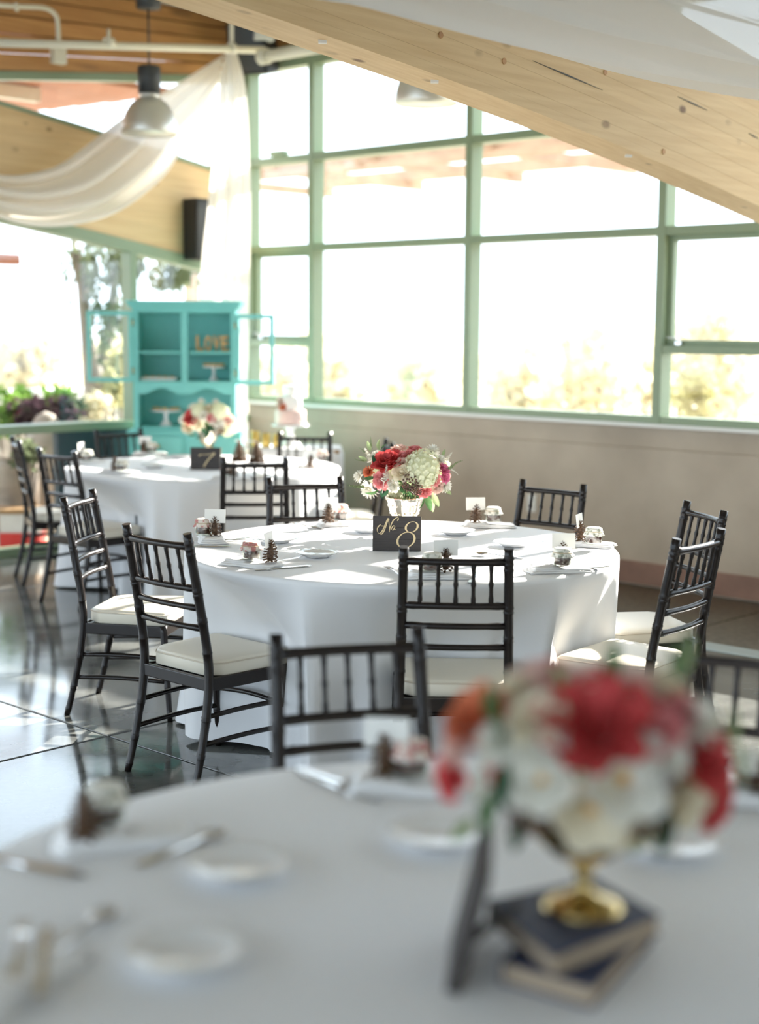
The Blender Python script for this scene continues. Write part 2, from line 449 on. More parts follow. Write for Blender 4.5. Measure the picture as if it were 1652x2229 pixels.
def strip(name, z0f, z1f, u0, u1, mt, parent, va=VL0, vb=VW, n=22):
    mb = MB()
    vv2 = [L(va, vb, i/n) for i in range(n+1)]
    pts = []
    for v in vv2: pts += [R(u0, v, z0f(v)), R(u1, v, z0f(v)), R(u1, v, z1f(v)), R(u0, v, z1f(v))]
    ff = []
    for i in range(n):
        for k_ in range(4): ff.append((i*4+k_, i*4+(k_+1) % 4, i*4+4+(k_+1) % 4, i*4+4+k_))
    ff += [(0, 1, 2, 3), tuple(n*4+q for q in (3, 2, 1, 0))]
    return mb.add(pts, ff).build(name, mt, parent)
strip('arch_trim', lambda v: arc(v)-.085, lambda v: arc(v), UL-.02, UL+.10, MT['green_frame'], wl)
strip('arch_trim', lambda v: arc(v)+ARCH_D, lambda v: arc(v)+ARCH_D+.03, UL-.015, UL+.10, MT['green_frame'], wl)
w = struct('window_%d' % (len(bays)+1))
for pvx in (6.80, 5.24, 3.68, 2.12, .56):
    MB().rb(UL-.02, UL+.10, pvx-.03, pvx+.03, .93, arc(pvx)-.08).build('post', G, w, bev=.003)
edges = [VL0, .56, 2.12, 3.68, 5.24, 6.80, VW]
for a in range(6):
    v0_, v1_ = edges[a]+.03, edges[a+1]-.03
    strip('pane', lambda v: .925, lambda v: arc(v)-.075, UL+.05, UL+.056, MT['pane'], w, v0_-.005, v1_+.005, 4)
    if a < 5:
        MB().rb(UL+.05, UL+.056, v0_-.03, min(v1_+.03, 6.12), .05, .875).build('pane', MT['pane'], w)
w2 = struct('window_%d' % (len(bays)+2))
strip('pane', lambda v: arc(v)+ARCH_D+.02, lambda v: fb(v)-.05, UL+.05, UL+.056, MT['pane'], w2, 5.3, VW, 6)
strip('frame', lambda v: arc(v)+ARCH_D+.03, lambda v: fb(v)-.055, UL-.01, UL+.09, MT['green_frame'], w2, VW-.045, VW+.01, 1)

# ---- glulam arches, one object per lamination
NL = 18
def arch(u0, u1, label, loc_v=VW):
    base = R((u0+u1)/2, VW-.1, arc(VW-.1))
    t = thing('arched_beam', label, 'beam', base)
    for i in range(NL):
        za, zb = ARCH_D*i/NL, ARCH_D*(i+1)/NL
        mb = MB(); n = 30; off = random.uniform(-.0008, .0008)
        vv2 = [L(VL0, VW-.01, q/n) for q in range(n+1)]; pts = []; ff = []
        for v in vv2:
            pts += [R(u0-off, v, arc(v)+za+.0002)-base, R(u1+off, v, arc(v)+za+.0002)-base, R(u1+off, v, arc(v)+zb-.0002)-base, R(u0-off, v, arc(v)+zb-.0002)-base]
        for q in range(n):
            for k_ in range(4): ff.append((q*4+k_, q*4+(k_+1) % 4, q*4+4+(k_+1) % 4, q*4+4+k_))
        ff += [(0, 1, 2, 3), tuple(n*4+q for q in (3, 2, 1, 0))]
        mb.add(pts, ff).build('lamination', MT['wood'], t)
    return t
ar1 = arch(3.80, 4.00, 'pale laminated timber arch crossing in front of the tall windows')
arch(UL, UL+.16, 'laminated timber arch set into the far glass wall behind the swag')
# checks (drying splits) in the near arch, thin dark slivers
for (x0, y0, x1, y1) in ((1160, 132, 1312, 196), (1476, 210, 1540, 240), (1630, 290, 1652, 302), (1640, 203, 1652, 210)):
    p0, p1 = onu(x0, y0, 3.797), onu(x1, y1, 3.797); mid = (p0+p1)/2
    w_ = Vector((0, 0, .003))
    base = ar1.location
    MB().add([p0-base, mid-w_-base, p1-base, mid+w_-base]+[q-base+EU*.006 for q in (p0, mid-w_, p1, mid+w_)],
             [(0, 1, 2, 3), (7, 6, 5, 4), (0, 4, 5, 1), (1, 5, 6, 2), (2, 6, 7, 3), (3, 7, 4, 0)]).build('split', MT['black'], ar1)
for (x, y) in ((1098, 133), (1445, 330), (960, 76), (1318, 157)):   # plugged bolt holes
    p = onu(x, y, 3.797)
    MB().tube([p-ar1.location-EU*.001, p-ar1.location+EU*.01], .013, 8).build('plug', MT['wood_dark'], ar1)
for (x, y) in ((702, 98), (946, 178), (1368, 345)):   # white clips under the arch
    p = onu(x, y, 3.86); u_, v_, z_ = toroom(p)
    MB().box(R(3.86, v_, arc(v_)-.004)-ar1.location, (.03, .02, .012)).build('clip', MT['box_white'], ar1)

# ---- ceiling: ribbed deck
ce = struct('ceiling')
MB().rb(-6.2, UL+.3, -6.2, VW+.3, 4.10, 4.25).build('roof_slab', MT['roof_deck'], ce)
x = UL-.05
while x > -6.0:
    MB().rb(x-.055, x, -6.0, VW, 4.0, 4.10).build('deck_rib', MT['deck_metal'], ce); x -= .15
bw_ = struct('wall_back')
MB().rb(-6.2, -6.0, -6, VW, 0, 4.1).build('plaster', MT['white_ledge'], bw_)
for k in range(6):
    MB().rb(-6.2+2.9*k, -6.0+2.9*k, -6.12, -6.0, 0, 4.1).build('glazing_post', MT['green_frame'], bw_)
MB().rb(-6.2, UL, -6.12, -6.0, 0, .5).build('glazing_base', MT['white_ledge'], bw_)
MB().rb(-6.2, UL, -6.06, -6.054, .5, 4.1).build('pane', MT['pane'], bw_)
# ---- eaves and trellis outside
ev = thing('eave_trellis', 'weathered timber eave beams outside the tall windows', 'trellis', R(4, VW+1.2, 2.6))
eb = ev.location
def rbl(mb, b, *a):
    n0 = len(mb.v); mb.rb(*a)
    for i in range(n0, len(mb.v)): mb.v[i] = mb.v[i]-b
    return mb
rbl(MB(), eb, UMIN, 13.0, VW+2.60, VW+2.70, 3.20, 3.38).build('beam', MT['wood_out'], ev)
rbl(MB(), eb, UMIN, 13.0, VW+2.40, VW+2.46, 3.13, 3.20).build('beam', MT['wood_out'], ev)
rbl(MB(), eb, UMIN, 13.0, VW+4.60, VW+4.70, 3.28, 3.42).build('beam', MT['wood_out'], ev)
for i in range(13):
    u_ = -4.5+1.45*i
    rbl(MB(), eb, u_-.035, u_+.035, VW+2.30, VW+4.9, 3.20, 3.30).build('rafter', MT['wood_out'], ev)
for u_ in (-3.0, 12.8):
    rbl(MB(), eb, u_-.06, u_+.06, VW+2.55, VW+2.67, -.3, 3.20).build('post', MT['wood_out'], ev)
rbl(MB(), eb, UMIN, 10.2, VW+.35, VW+.40, 2.235, 2.275).build('slat_rail', MT['wood_red'], ev)
for i in range(10):
    u_ = 8.19-1.56*i
    rbl(MB(), eb, u_-.02, u_+.02, VW+.10, VW+.40, 2.240, 2.270).build('bracket', MT['wood_red'], ev)
el = thing('red_soffit', 'reddish timber soffit and beams outside beyond the far glass', 'soffit', R(UL+1, 5, 3.4)); eb = el.location
for i in range(5):
    rbl(MB(), eb, UL+.16+.42*i, UL+.16+.42*i+.41, -2, 7.35, 3.40+.012*i, 3.44+.012*i).build('board', MT['wood_red'], el)
rbl(MB(), eb, UL+.7, UL+.78, -2, 6.5, 3.30, 3.40).build('beam', MT['white_ledge'], el)
rbl(MB(), eb, UL+2.4, UL+2.5, -2, 7.4, 2.16, 2.26).build('beam', MT['wood_red'], el)
rbl(MB(), eb, UL+2.4, UL+2.5, 2.3, 2.4, 0, 3.7).build('post', MT['wood_red'], el)

# ---- pipes, conduit, speakers up in the corner
pu = 8.2
pa, pb = onu(-60, 92, pu), onu(575, 109, pu)
t = thing('ceiling_pipe', 'cream painted pipe running below the fascia boards', 'pipe', pa); 
MB().tube([pa-pa, pb-pa], .026, 12).build('pipe', MT['pipe_white'], t)
c = onu(237, 94, pu)-pa
MB().tube([c-(pb-pa).normalized()*.03, c+(pb-pa).normalized()*.03], .038, 12).build('coupling', MT['pipe_white'], t)
MB().tube([c, c+Vector((0, 0, .09))], .012, 8).build('vent_stub', MT['pipe_white'], t)
c = onu(505, 104, pu)-pa
MB().tube([c, c+Vector((0, 0, 4.0-(c+pa).z))], .012, 8).build('hanger', MT['pipe_white'], t)
MB().tube([c-(pb-pa).normalized()*.02, c+(pb-pa).normalized()*.02], .036, 12).build('clamp', MT['pipe_white'], t)
p0 = onv(572, 124, 7.25); p1 = onv(760, 92, 7.25)
t = thing('window_pipe', 'thick cream pipe end above the window head by the black speaker', 'pipe', p0)
dr = (p1-p0).normalized()
MB().tube([p0-p0, p1-p0], .042, 12).build('pipe', MT['pipe_white'], t)
MB().tube([p0-p0-dr*.02, p0-p0+dr*.05], .056, 12).build('end_cap', MT['pipe_white'], t)
cu = 8.80
t = thing('conduit', 'bent white conduit ending in a junction box on the wood fascia', 'conduit', onu(127, 118, cu)); b0 = t.location.copy()
pts = crom([onu(-40, 8, cu), onu(40, 14, cu), onu(95, 17, cu), onu(120, 32, cu), onu(126, 60, cu), onu(127, 104, cu)], 6)
MB().tube([p-b0 for p in pts], .017, 8).build('conduit_tube', MT['pipe_white'], t)
MB().box((0, 0, .0), (.10, .06, .13), Matrix.Rotation(A, 3, 'Z'), ).build('junction_box', MT['pipe_white'], t, bev=.006)
MB().box(onu(36, 16, cu)-b0, (.02, .05, .05)).build('strap', MT['pipe_white'], t)
c = dep(550, 105, 11.48)
t = thing('corner_speaker', 'black speaker box tucked under the ceiling in the far corner', 'speaker', c)
MM = Matrix.Rotation(radians(-20), 3, 'Z') @ Matrix.Rotation(radians(14), 3, 'X')
MB().box((0, 0, 0), (.31, .22, .37), MM).build('cabinet', MT['black'], t, bev=.01)
MB().box(MM @ Vector((0, -.113, 0)), (.26, .01, .32), MM).build('grille', MT['charcoal'], t)
c2_ = dep(574, 76, 11.35)-c
MB().box(c2_, (.15, .10, .09), Matrix.Rotation(.3, 3, 'Z')).build('bracket_box', MT['box_white'], t, bev=.012)
c = onu(431, 500, UL-.09)
t = thing('wall_speaker', 'tall black speaker on the timber arch behind the hanging drape', 'speaker', c)
MM = Matrix.Rotation(A, 3, 'Z')
MB().box((0, 0, 0), (.17, .16, .46), MM).build('cabinet', MT['black'], t, bev=.008)
MB().box(MM @ Vector((0, -.083, 0)), (.14, .008, .42), MM).build('grille', MT['charcoal'], t)

# ---- pendant lamps
def pendant(P, zb, D, ztop, label):
    t = thing('pendant_lamp', label, 'lamp', (P.x, P.y, zb), 0, 'bell pendant lamps')
    r = D/2
    prof = [(.0, 0), (r*.30, r*1.16), (r*.33, r*1.15)]
    outer = [(r*1.0, 0), (r*1.02, .012), (r*.98, r*.38), (r*.88, r*.73), (r*.68, r*1.05), (r*.44, r*1.24), (r*.30, r*1.30)]
    inner = [(q*.975, z_-.004) for q, z_ in outer[::-1]]
    MB().lathe(outer+inner+[outer[0]], 40).build('shade', MT['alu'], t)
    MB().lathe([(r*.30, r*1.26), (r*.36, r*1.33), (r*.34, r*1.45)], 24).build('neck', MT['alu'], t)
    MB().lathe([(.0001, r*1.43), (r*.40, r*1.43), (r*.40, r*2.36), (r*.36, r*2.40), (.0001, r*2.40)], 36, rf=lambda t_, i: 1+.04*cos(18*t_)).build('housing', MT['charcoal'], t)
    MB().tube([(0, 0, r*2.38), (0, 0, ztop-zb)], .007, 6).build('rod', MT['charcoal'], t)
    MB().lathe([(.0001, ztop-zb-.12), (.085, ztop-zb-.12), (.09, ztop-zb-.02), (.0001, ztop-zb)], 20).build('canopy', MT['charcoal'], t)
    MB().sphere((0, 0, r*.75), r*.26, 12, 8, (1, 1, 1.3)).build('bulb', MT['box_white'], t)
P = dep(326, 292, 10.5); pendant(P, P.z, .385, 3.93, 'brushed bell pendant lamp hanging in front of the white swag')
P = dep(928, 226, 9.3); pendant(P, P.z, .385, 4.0, 'brushed bell pendant lamp half hidden above the timber arch')

# ---- drapes
SU = 8.72
top = [(487, 119), (381, 186), (271, 254), (203, 305), (127, 360), (64, 381), (0, 386), (-90, 368), (-200, 300), (-330, 190), (-420, 95), (-450, 60)]
bot = [(478, 172), (424, 263), (381, 339), (339, 394), (254, 458), (169, 487), (85, 494), (0, 479), (-110, 430), (-300, 290), (-400, 140), (-445, 75)]
tw = crom([onu(x, y, SU) for x, y in top], 6); bw = crom([onu(x, y, SU) for x, y in bot], 6)
n_ = len(tw)-1
def swag(a, b):
    i = min(int(a*n_), n_-1); t_ = a*n_-i
    p = tw[i].lerp(tw[i+1], t_); q = bw[i].lerp(bw[i+1], t_)
    w_ = sin(pi*min(a/.55, 1)*.5)
    ph = b*2*pi*3.2 + .8*sin(a*3)
    off = (.02+.05*w_)*sin(ph) + .13*w_*sin(pi*b)*.8
    z = .014*w_*sin(ph+1.2)
    return p.lerp(q, b+.03*sin(ph)*(b*(1-b)*4)) - EU*off + EZ*z
base = onu(487, 119, SU)
MB().grid(lambda a, b: swag(a, b), n_, 40).build('swag_drape', MT['drape'], None, recalc=False, base=base)
tag(bpy.data.objects['swag_drape'], 'gathered white fabric swag sagging along the far glass wall', 'drape')
le = [(492, 112), (478, 165), (468, 297), (455, 381), (446, 466), (436, 551), (431, 650), (428, 800), (428, 1010)]
re_ = [(513, 110), (529, 170), (537, 254), (541, 381), (542, 466), (541, 551), (539, 650), (536, 800), (533, 1010)]
lw = crom([dep(x, y, 11.3) for x, y in le], 5); rw = crom([dep(x, y, 11.3) for x, y in re_], 5); n2 = len(lw)-1
def fall(a, b):
    i = min(int(a*n2), n2-1); t_ = a*n2-i
    p = lw[i].lerp(lw[i+1], t_); q = rw[i].lerp(rw[i+1], t_)
    am = .012+.035*min(1, a*2.2)
    return p.lerp(q, b) + Vector((.3*am*sin(b*2*pi*5+1), am*sin(b*2*pi*3+.6*sin(a*4)), 0)) + Vector((0, -.06*sin(pi*b), 0))
MB().grid(fall, n2, 54).build('hanging_drape', MT['drape'], None, recalc=False, base=lw[0])
tag(bpy.data.objects['hanging_drape'], 'long white drape falling straight down behind the turquoise hutch', 'drape')
kn = thing('drape_hook', 'cream tie gathering both drapes below the ceiling pipe', 'hook', dep(501, 108, 11.28))
MB().tube([(0, 0, -.01), (0, 0, 3.98-kn.location.z)], .006, 6).build('rod', MT['pipe_white'], kn)
MB().sphere((0, 0, 0), .05, 10, 8, (1.1, 1, .8)).build('knot', MT['cloth'], kn)
# fabric canopy overhead
CU = 3.25
_e = [onu(x, y, CU) for x, y in [(420, -80), (690, -2), (1000, 79), (1162, 114), (1316, 150), (1474, 180), (1652, 205), (1760, 216)]]
_u, _v, _z = toroom(_e[0]); _u2, _v2, _z2 = toroom(_e[-1])
ed = crom([R(CU, _v-4.2, 4.0), R(CU, _v-2.6, 3.35), R(CU, _v-1.2, 2.9)]+_e+[R(CU, L(_v2, VW-.1, .5), _z2+.02), R(CU, VW-.1, _z2+.18)], 6); n3 = len(ed)-1
def can(a, b):
    i = min(int(a*n3), n3-1); p = ed[i].lerp(ed[i+1], a*n3-i)
    w_ = b*1.75
    return p - EU*w_ + EZ*(.05*sin(pi*b)*-1 + .032*sin(b*30+.7*sin(a*5)) + .014*sin(b*67+2+a*3) + .05*b)
MB().grid(can, n3, 90).build('canopy_drape', MT['canopy'], None, recalc=False, base=ed[0])
tag(bpy.data.objects['canopy_drape'], 'sheer white fabric canopy stretched overhead above the timber arch', 'drape')

# ================================================================ chairs
def bump(z, zs, w=.005, h=.0022):
    return sum(h*math.exp(-((z-q)/w)**2) for q in zs)
def make_chair():
    t = thing('chiavari_chair', '', 'chair')
    rings = [.845, .865, .885, .70, .715, .60, .612, .49, .25, .262, .12, .13, .03]
    P = MT['chair']
    def postx(z):
        return interp(z, [0, .10, .25, .36, .44, .52, .70, .92], [-.272, -.245, -.212, -.196, -.194, -.203, -.236, -.278])
    def posty(z): return interp(z, [0, .4, .92], [.190, .182, .170])
    zs = sorted(set([i*.92/34 for i in range(35)]+[q+d for q in rings for d in (-.006, 0, .006)]))
    for s in (1, -1):
        MB().tube([(postx(z), s*posty(z), z) for z in zs], [(.0165 if z > .3 else L(.0125, .0165, z/.3))+bump(z, rings) for z in zs], 10).build('back_post', P, t)
        zf = sorted(set([i*.40/14 for i in range(15)]+[q+d for q in (.03, .14, .15, .27, .28) for d in (-.005, 0, .005)]))
        MB().tube([(L(.185, .155, z/.4), s*L(.212, .198, z/.4), z) for z in zf], [L(.0115, .016, z/.4)+bump(z, (.03, .14, .15, .27, .28)) for z in zf], 10).build('front_leg', P, t)
        for z in (.262, .165):   # side stretchers
            zr = z
            MB().tube([(L(postx(zr), .168, q/6), s*L(posty(zr), .205, q/6), z+.006*sin(pi*q/6)) for q in range(7)], [.0095]*7, 8).build('stretcher', P, t)
    MB().tube([(.168, L(-.205, .205, q/8), .235+.014*sin(pi*q/8)) for q in range(9)], .0095, 8).build('front_stretcher', P, t)
    def rail(name, z, r):
        MB().tube([(postx(z)-.016*sin(pi*q/10), L(-posty(z), posty(z), q/10), z) for q in range(11)],
                  [r+.0018*(1 if q in (1, 9) else 0) for q in range(11)], 8).build(name, P, t)
    rail('top_rail', .872, .0125); rail('back_rail', .722, .012); rail('back_rail', .652, .011); rail('back_rail', .578, .011)
    for i in range(5):
        f = (i+1)/6
        def px(z): return postx(z)-.016*sin(pi*f)
        zz_ = [.722+.15*q/12 for q in range(13)]
        MB().tube([(px(z), L(-posty(z), posty(z), f), z) for z in zz_], [.0068+bump(z, (.732, .745, .797, .85, .862), .004, .0025) for z in zz_], 7).build('spindle', P, t)
    # apron
    o4 = [(-.205, -.19), (.168, -.212), (.168, .212), (-.205, .19)]; i4 = [(-.185, -.17), (.148, -.192), (.148, .192), (-.185, .17)]
    vs3 = [(x, y, z) for z in (.352, .398) for (x, y) in o4]+[(x, y, z) for z in (.352, .398) for (x, y) in i4]
    ff = []
    for k_ in range(4):
        n_ = (k_+1) % 4
        ff += [(k_, n_, 4+n_, 4+k_), (8+n_, 8+k_, 12+k_, 12+n_), (4+k_, 4+n_, 12+n_, 12+k_), (n_, k_, 8+k_, 8+n_)]
    MB().add(vs3, ff).build('seat_frame', P, t, bev=.004)
    MB().prism(i4, .372, .392, lambda a, b, d: Vector((a, b, d))).build('seat_board', P, t)
    # cushion outline with notched rear corners
    ol = [(-.178, -.135), (-.150, -.165), (-.125, -.185), (.158, -.205), (.173, -.19), (.173, .19), (.158, .205), (-.125, .185), (-.150, .165), (-.178, .135)]
    mb = MB()
    lv = [(.398, .985), (.402, 1.0), (.436, 1.0), (.449, .985), (.455, .93), (.459, .70), (.461, .35)]
    vv3 = [(x*s_+.01*(1-s_), y*s_, z) for z, s_ in lv for x, y in ol]; n_ = len(ol); ff = []
    for i in range(len(lv)-1):
        for k_ in range(n_): ff.append((i*n_+k_, i*n_+(k_+1) % n_, (i+1)*n_+(k_+1) % n_, (i+1)*n_+k_))
    ff += [tuple(range(n_))[::-1], tuple((len(lv)-1)*n_+k_ for k_ in range(n_))]
    cu_ = mb.add(vv3, ff, True).build('cushion', MT['cushion'], t)
    MB().tube([(x*1.002, y*1.002, .443) for x, y in ol]+[(ol[0][0], ol[0][1], .443)], .0028, 5, caps=False).build('piping', MT['piping'], cu_)
    return t
chair0 = make_chair()
used = [False]
def chair(mx, my, face, label, group):
    th = radians(face)
    if not used[0]: t = chair0; used[0] = True
    else: t = copy_tree(chair0)
    t.location = (mx+.278*cos(th), my+.278*sin(th), 0); t.rotation_euler = (0, 0, th)
    tag(t, label, 'chair', group); CHAIRS.append((mx+.455*cos(th), my+.455*sin(th), th)); return t
CHAIRS = []
g8, g7, g0 = 'dark chairs around the No. 8 table', 'dark chairs around the far round table', 'dark chairs at the foreground table'
chair(-1.285, 6.215, -9, 'dark chiavari chair with cream cushion seen in profile, left of the No. 8 table', g8)
chair(-.784, 5.109, 47, 'dark chiavari chair with cream cushion pulled up at front left of the No. 8 table', g8)
chair(.250, 4.713, 88, 'dark chiavari chair with its back to the camera below the No. 8 sign', g8)
chair(1.121, 5.09, 141, 'dark chiavari chair at front right of the No. 8 table, rails catching sunlight', g8)
chair(1.325, 5.93, 193, 'dark chiavari chair at far right of the No. 8 table, behind the sunlit one', g8)
chair(.81, 6.829, -131, 'dark chiavari chair behind the No. 8 table against the concrete wall', g8)
chair(-.356, 6.954, -77, 'dark chiavari chair behind the No. 8 table, left of its bouquet', g8)
chair(-.688, 8.034, 95, 'dark chiavari chair with its back to the camera before the far round table', g7)
chair(-1.869, 8.454, 48, 'dark chiavari chair at front left of the far round table', g7)
chair(-2.317, 9.307, 21, 'dark chiavari chair seen edge-on at the extreme left, by the red box', g7)
chair(-1.823, 10.226, -52, 'dark chiavari chair behind the far table, before the blue wall panel', g7)
chair(-.515, 10.05, -93, 'dark chiavari chair behind the far table, below the tiered cake', g7)
chair(.06, 9.35, 186, 'dark chiavari chair mostly hidden behind the bouquet of the No. 8 table', g7)
chair(-.072, 3.379, -75, 'blurred dark chiavari chair back at the middle of the foreground table', g0)
chair(.868, 3.245, -116, 'blurred dark chiavari chair at the right edge behind the foreground bouquet', g0)

# ================================================================ round tables
def round_table(cx, cy, Rr, label, seed, hem=.012):
    den = []
    for (fx, fy, th) in CHAIRS:
        d = sqrt((fx-cx)**2+(fy-cy)**2)
        if d < Rr+.12: den.append((fx-cx, fy-cy, th))
    def dent(a_, r_, z):
        # the skirt is pushed in behind each seat front and front leg
        k = 1 if z < .50 else max(0, 1-(z-.50)/(TZ-.53))**.8
        for fx, fy, th in den:
            ca, sa = cos(th), sin(th)
            dx, dy = cos(a_), sin(a_)
            # seat front line: (p - f).dot(facing) = .03 ; ray from the centre
            den_ = dx*ca+dy*sa
            if den_ > -.2: continue
            rr = (fx*ca+fy*sa+.03)/den_
            px, py = dx*rr-fx, dy*rr-fy; lat = abs(-px*sa+py*ca)
            e_ = max(0, lat-.17); lim = rr+.75*e_+1.2*e_*e_
            if lim < r_: r_ = r_+(lim-r_)*k
        return r_
    rnd = random.Random(seed)
    t = thing('draped_table', label, 'table', (cx, cy, 0), 0, 'round tables under white cloths')
    ph = [rnd.uniform(0, 2*pi) for _ in range(8)]; N = 240; NV = 22
    def fold(th, t_):
        a = t_**.9
        f = .055*sin(11*th+ph[0]+.7*sin(3*th+ph[1]))+.036*sin(19*th+ph[2]+.9*sin(2*th+ph[3]))+.010*sin(37*th+ph[4])
        return a*f
    def cl(a, b):
        th = 2*pi*a
        # b 0..0.35 top, then round edge, then skirt
        if b < .25:
            r_ = Rr*(b/.25)*.985; z = TZ+.0015*sin(5*th+r_*9)*(b/.25); return Vector((r_*cos(th), r_*sin(th), z))
        if b < .35:
            q = (b-.25)/.10*pi/2; r_ = Rr*.985+.013*sin(q); z = TZ-.013*(1-cos(q)); return Vector((r_*cos(th), r_*sin(th), z))
        t_ = (b-.35)/.65
        r_ = Rr*.985+.013+.035*t_
        z = (TZ-.013)*(1-t_)+hem*t_+.012*t_*max(0, sin(6*th+ph[5]))
        r_ = dent(th, r_, z)+fold(th, t_)*(.35+.65*t_)*(1 if r_ > Rr*.985 else .8)-.02*t_
        return Vector((r_*cos(th), r_*sin(th), z))
    MB().grid(cl, N, NV+6, closed=True).build('tablecloth', MT['cloth'], t)
    MB().lathe([(.0001, TZ-.035), (Rr-.03, TZ-.035), (Rr-.03, TZ-.012), (.0001, TZ-.012)], 48).build('table_top', MT['tan_board'], t)
    for k_ in range(4):
        a = pi/4+k_*pi/2
        MB().tube([(.5*cos(a), .5*sin(a), 0), (.5*cos(a), .5*sin(a), TZ-.03)], .016, 8).build('leg', MT['charcoal'], t)
    return t
T8 = Vector((.088, 5.744, TZ)); T7 = Vector((-1.10, 9.113, TZ)); T0 = Vector((.16, 2.02, TZ))
round_table(T8.x, T8.y, .852, 'round table under floor-length white cloth carrying the No. 8 sign', 3)
round_table(T7.x, T7.y, .852, 'round table under white cloth in front of the turquoise hutch', 5)
round_table(T0.x, T0.y, .852, 'blurred round table under white cloth filling the foreground', 9)

# ================================================================ tableware
EPS = .0025
SZ = TZ+EPS
def rz(a): return Matrix.Rotation(a, 4, 'Z')
def mesh_plate():
    prof = [(.0001, 0), (.045, 0), (.05, .004), (.066, .010), (.082, .0165), (.084, .018), (.081, .019), (.064, .0135), (.048, .0075), (.0001, .007)]
    return MB().lathe(prof, 72, rf=lambda t_, i: 1+(.022*cos(12*t_) if 3 <= i <= 7 else 0)).mesh('plate', MT['plate'])
ME_PLATE = mesh_plate()
def flat_tool(outline, prof, th=.0022):
    # outline: half widths along x, prof: heights along x
    mb = MB(); n = len(outline); vv3 = []; ff = []
    for (x, w_), z in zip(outline, prof):
        vv3 += [(x, -w_, z), (x, w_, z), (x, w_*.8, z+th), (x, -w_*.8, z+th)]
    for i in range(n-1):
        for k_ in range(4): ff.append((i*4+k_, i*4+(k_+1) % 4, i*4+4+(k_+1) % 4, i*4+4+k_))
    ff += [(3, 2, 1, 0), tuple((n-1)*4+q for q in (0, 1, 2, 3))]
    return mb.add(vv3, ff)
def mesh_fork():
    mb = flat_tool([(-.10, .008), (-.06, .009), (0, .004), (.03, .0035), (.05, .009), (.062, .012)], [.001, .003, .006, .009, .008, .006])
    for y in (-.0095, -.0032, .0032, .0095):
        mb.box((.082, y, .0085), (.042, .0032, .002))
    return mb.mesh('fork', MT['steel'])
def mesh_knife():
    return flat_tool([(-.11, .009), (-.05, .0085), (-.01, .006), (.0, .009), (.06, .0105), (.10, .009), (.115, .001)], [.001]*7, .003).mesh('knife', MT['steel'])
def mesh_spoon():
    mb = flat_tool([(-.10, .008), (-.06, .008), (0, .0035), (.045, .0035)], [.001, .003, .006, .009])
    def bowl(a, b):
        r_ = b; th = 2*pi*a
        return Vector((.068+.029*r_*cos(th), .0195*r_*sin(th), .0015+.009*r_*r_))
    mb.grid(bowl, 18, 5, closed=True)
    return mb.mesh('spoon', MT['steel'])
ME_FORK, ME_KNIFE, ME_SPOON = mesh_fork(), mesh_knife(), mesh_spoon()
def mesh_napkin(seed):
    rnd = random.Random(seed); p = [rnd.uniform(0, 6) for _ in range(4)]; mb = MB()
    for ly, (w_, d_, z0) in enumerate(((.24, .115, 0), (.225, .10, .007), (.10, .085, .014))):
        cx_ = (.0, .004, -.05)[ly]
        def f(a, b, up):
            e_ = min(a, 1-a, b, 1-b); h_ = .0075*min(1, (e_/.08))**.5
            x = cx_+w_*(a-.5)+.004*sin(9*b+p[0]+ly); y = d_*(b-.5)+.004*sin(7*a+p[1]+ly)
            return Vector((x, y, z0+(h_+.002*sin(11*a+p[2])*sin(9*b+p[3])*min(1, e_/.1) if up else 0)))
        mb.grid(lambda a, b: f(a, b, True), 16, 10); mb.grid(lambda a, b: f(a, b, False), 16, 10)
    return mb.mesh('napkin', MT['napkin'])
ME_NAP = [mesh_napkin(i) for i in range(3)]
def mesh_cone(hh=.078, rr=.032, n=60, ln=.021, taper=0):
    mb = MB()
    mb.lathe([(.0001, 0), (rr*.36, hh*.08), (rr*.40, hh*.35), (rr*.25, hh*.75), (.0001, hh*.95)], 10)
    for i in range(n):
        f = (i+.5)/n; a = i*2.39996
        z = hh*(.03+.93*f); rb_ = rr*.32*(1-f*.8); el_ = L(-.30, 1.0, f**1.2)
        l_ = ln*((.55+.70*sin(pi*(.15+.75*f))) if not taper else (1.45-1.05*f))*(1-.45*f)
        d = Vector((cos(a)*cos(el_), sin(a)*cos(el_), sin(el_))); s_ = Vector((-sin(a), cos(a), 0)); u_ = d.cross(s_)*-1
        b0 = Vector((cos(a)*rb_, sin(a)*rb_, z)); w_ = l_*.30; tt = l_*.16
        mb.add([b0-s_*w_*.35, b0+s_*w_*.35, b0+d*l_*.78+s_*w_, b0+d*l_+u_*tt*.4, b0+d*l_*.78-s_*w_,
                b0+d*l_*.85+u_*tt*1.7], [(0, 1, 2, 5), (0, 5, 4), (2, 3, 5), (3, 4, 5), (0, 4, 3, 2, 1)])
    return mb.mesh('pine_cone', MT['cone'], recalc=False)
ME_CONE = mesh_cone(); ME_CONE_BIG = mesh_cone(.145, .055, 120, .034, 1)
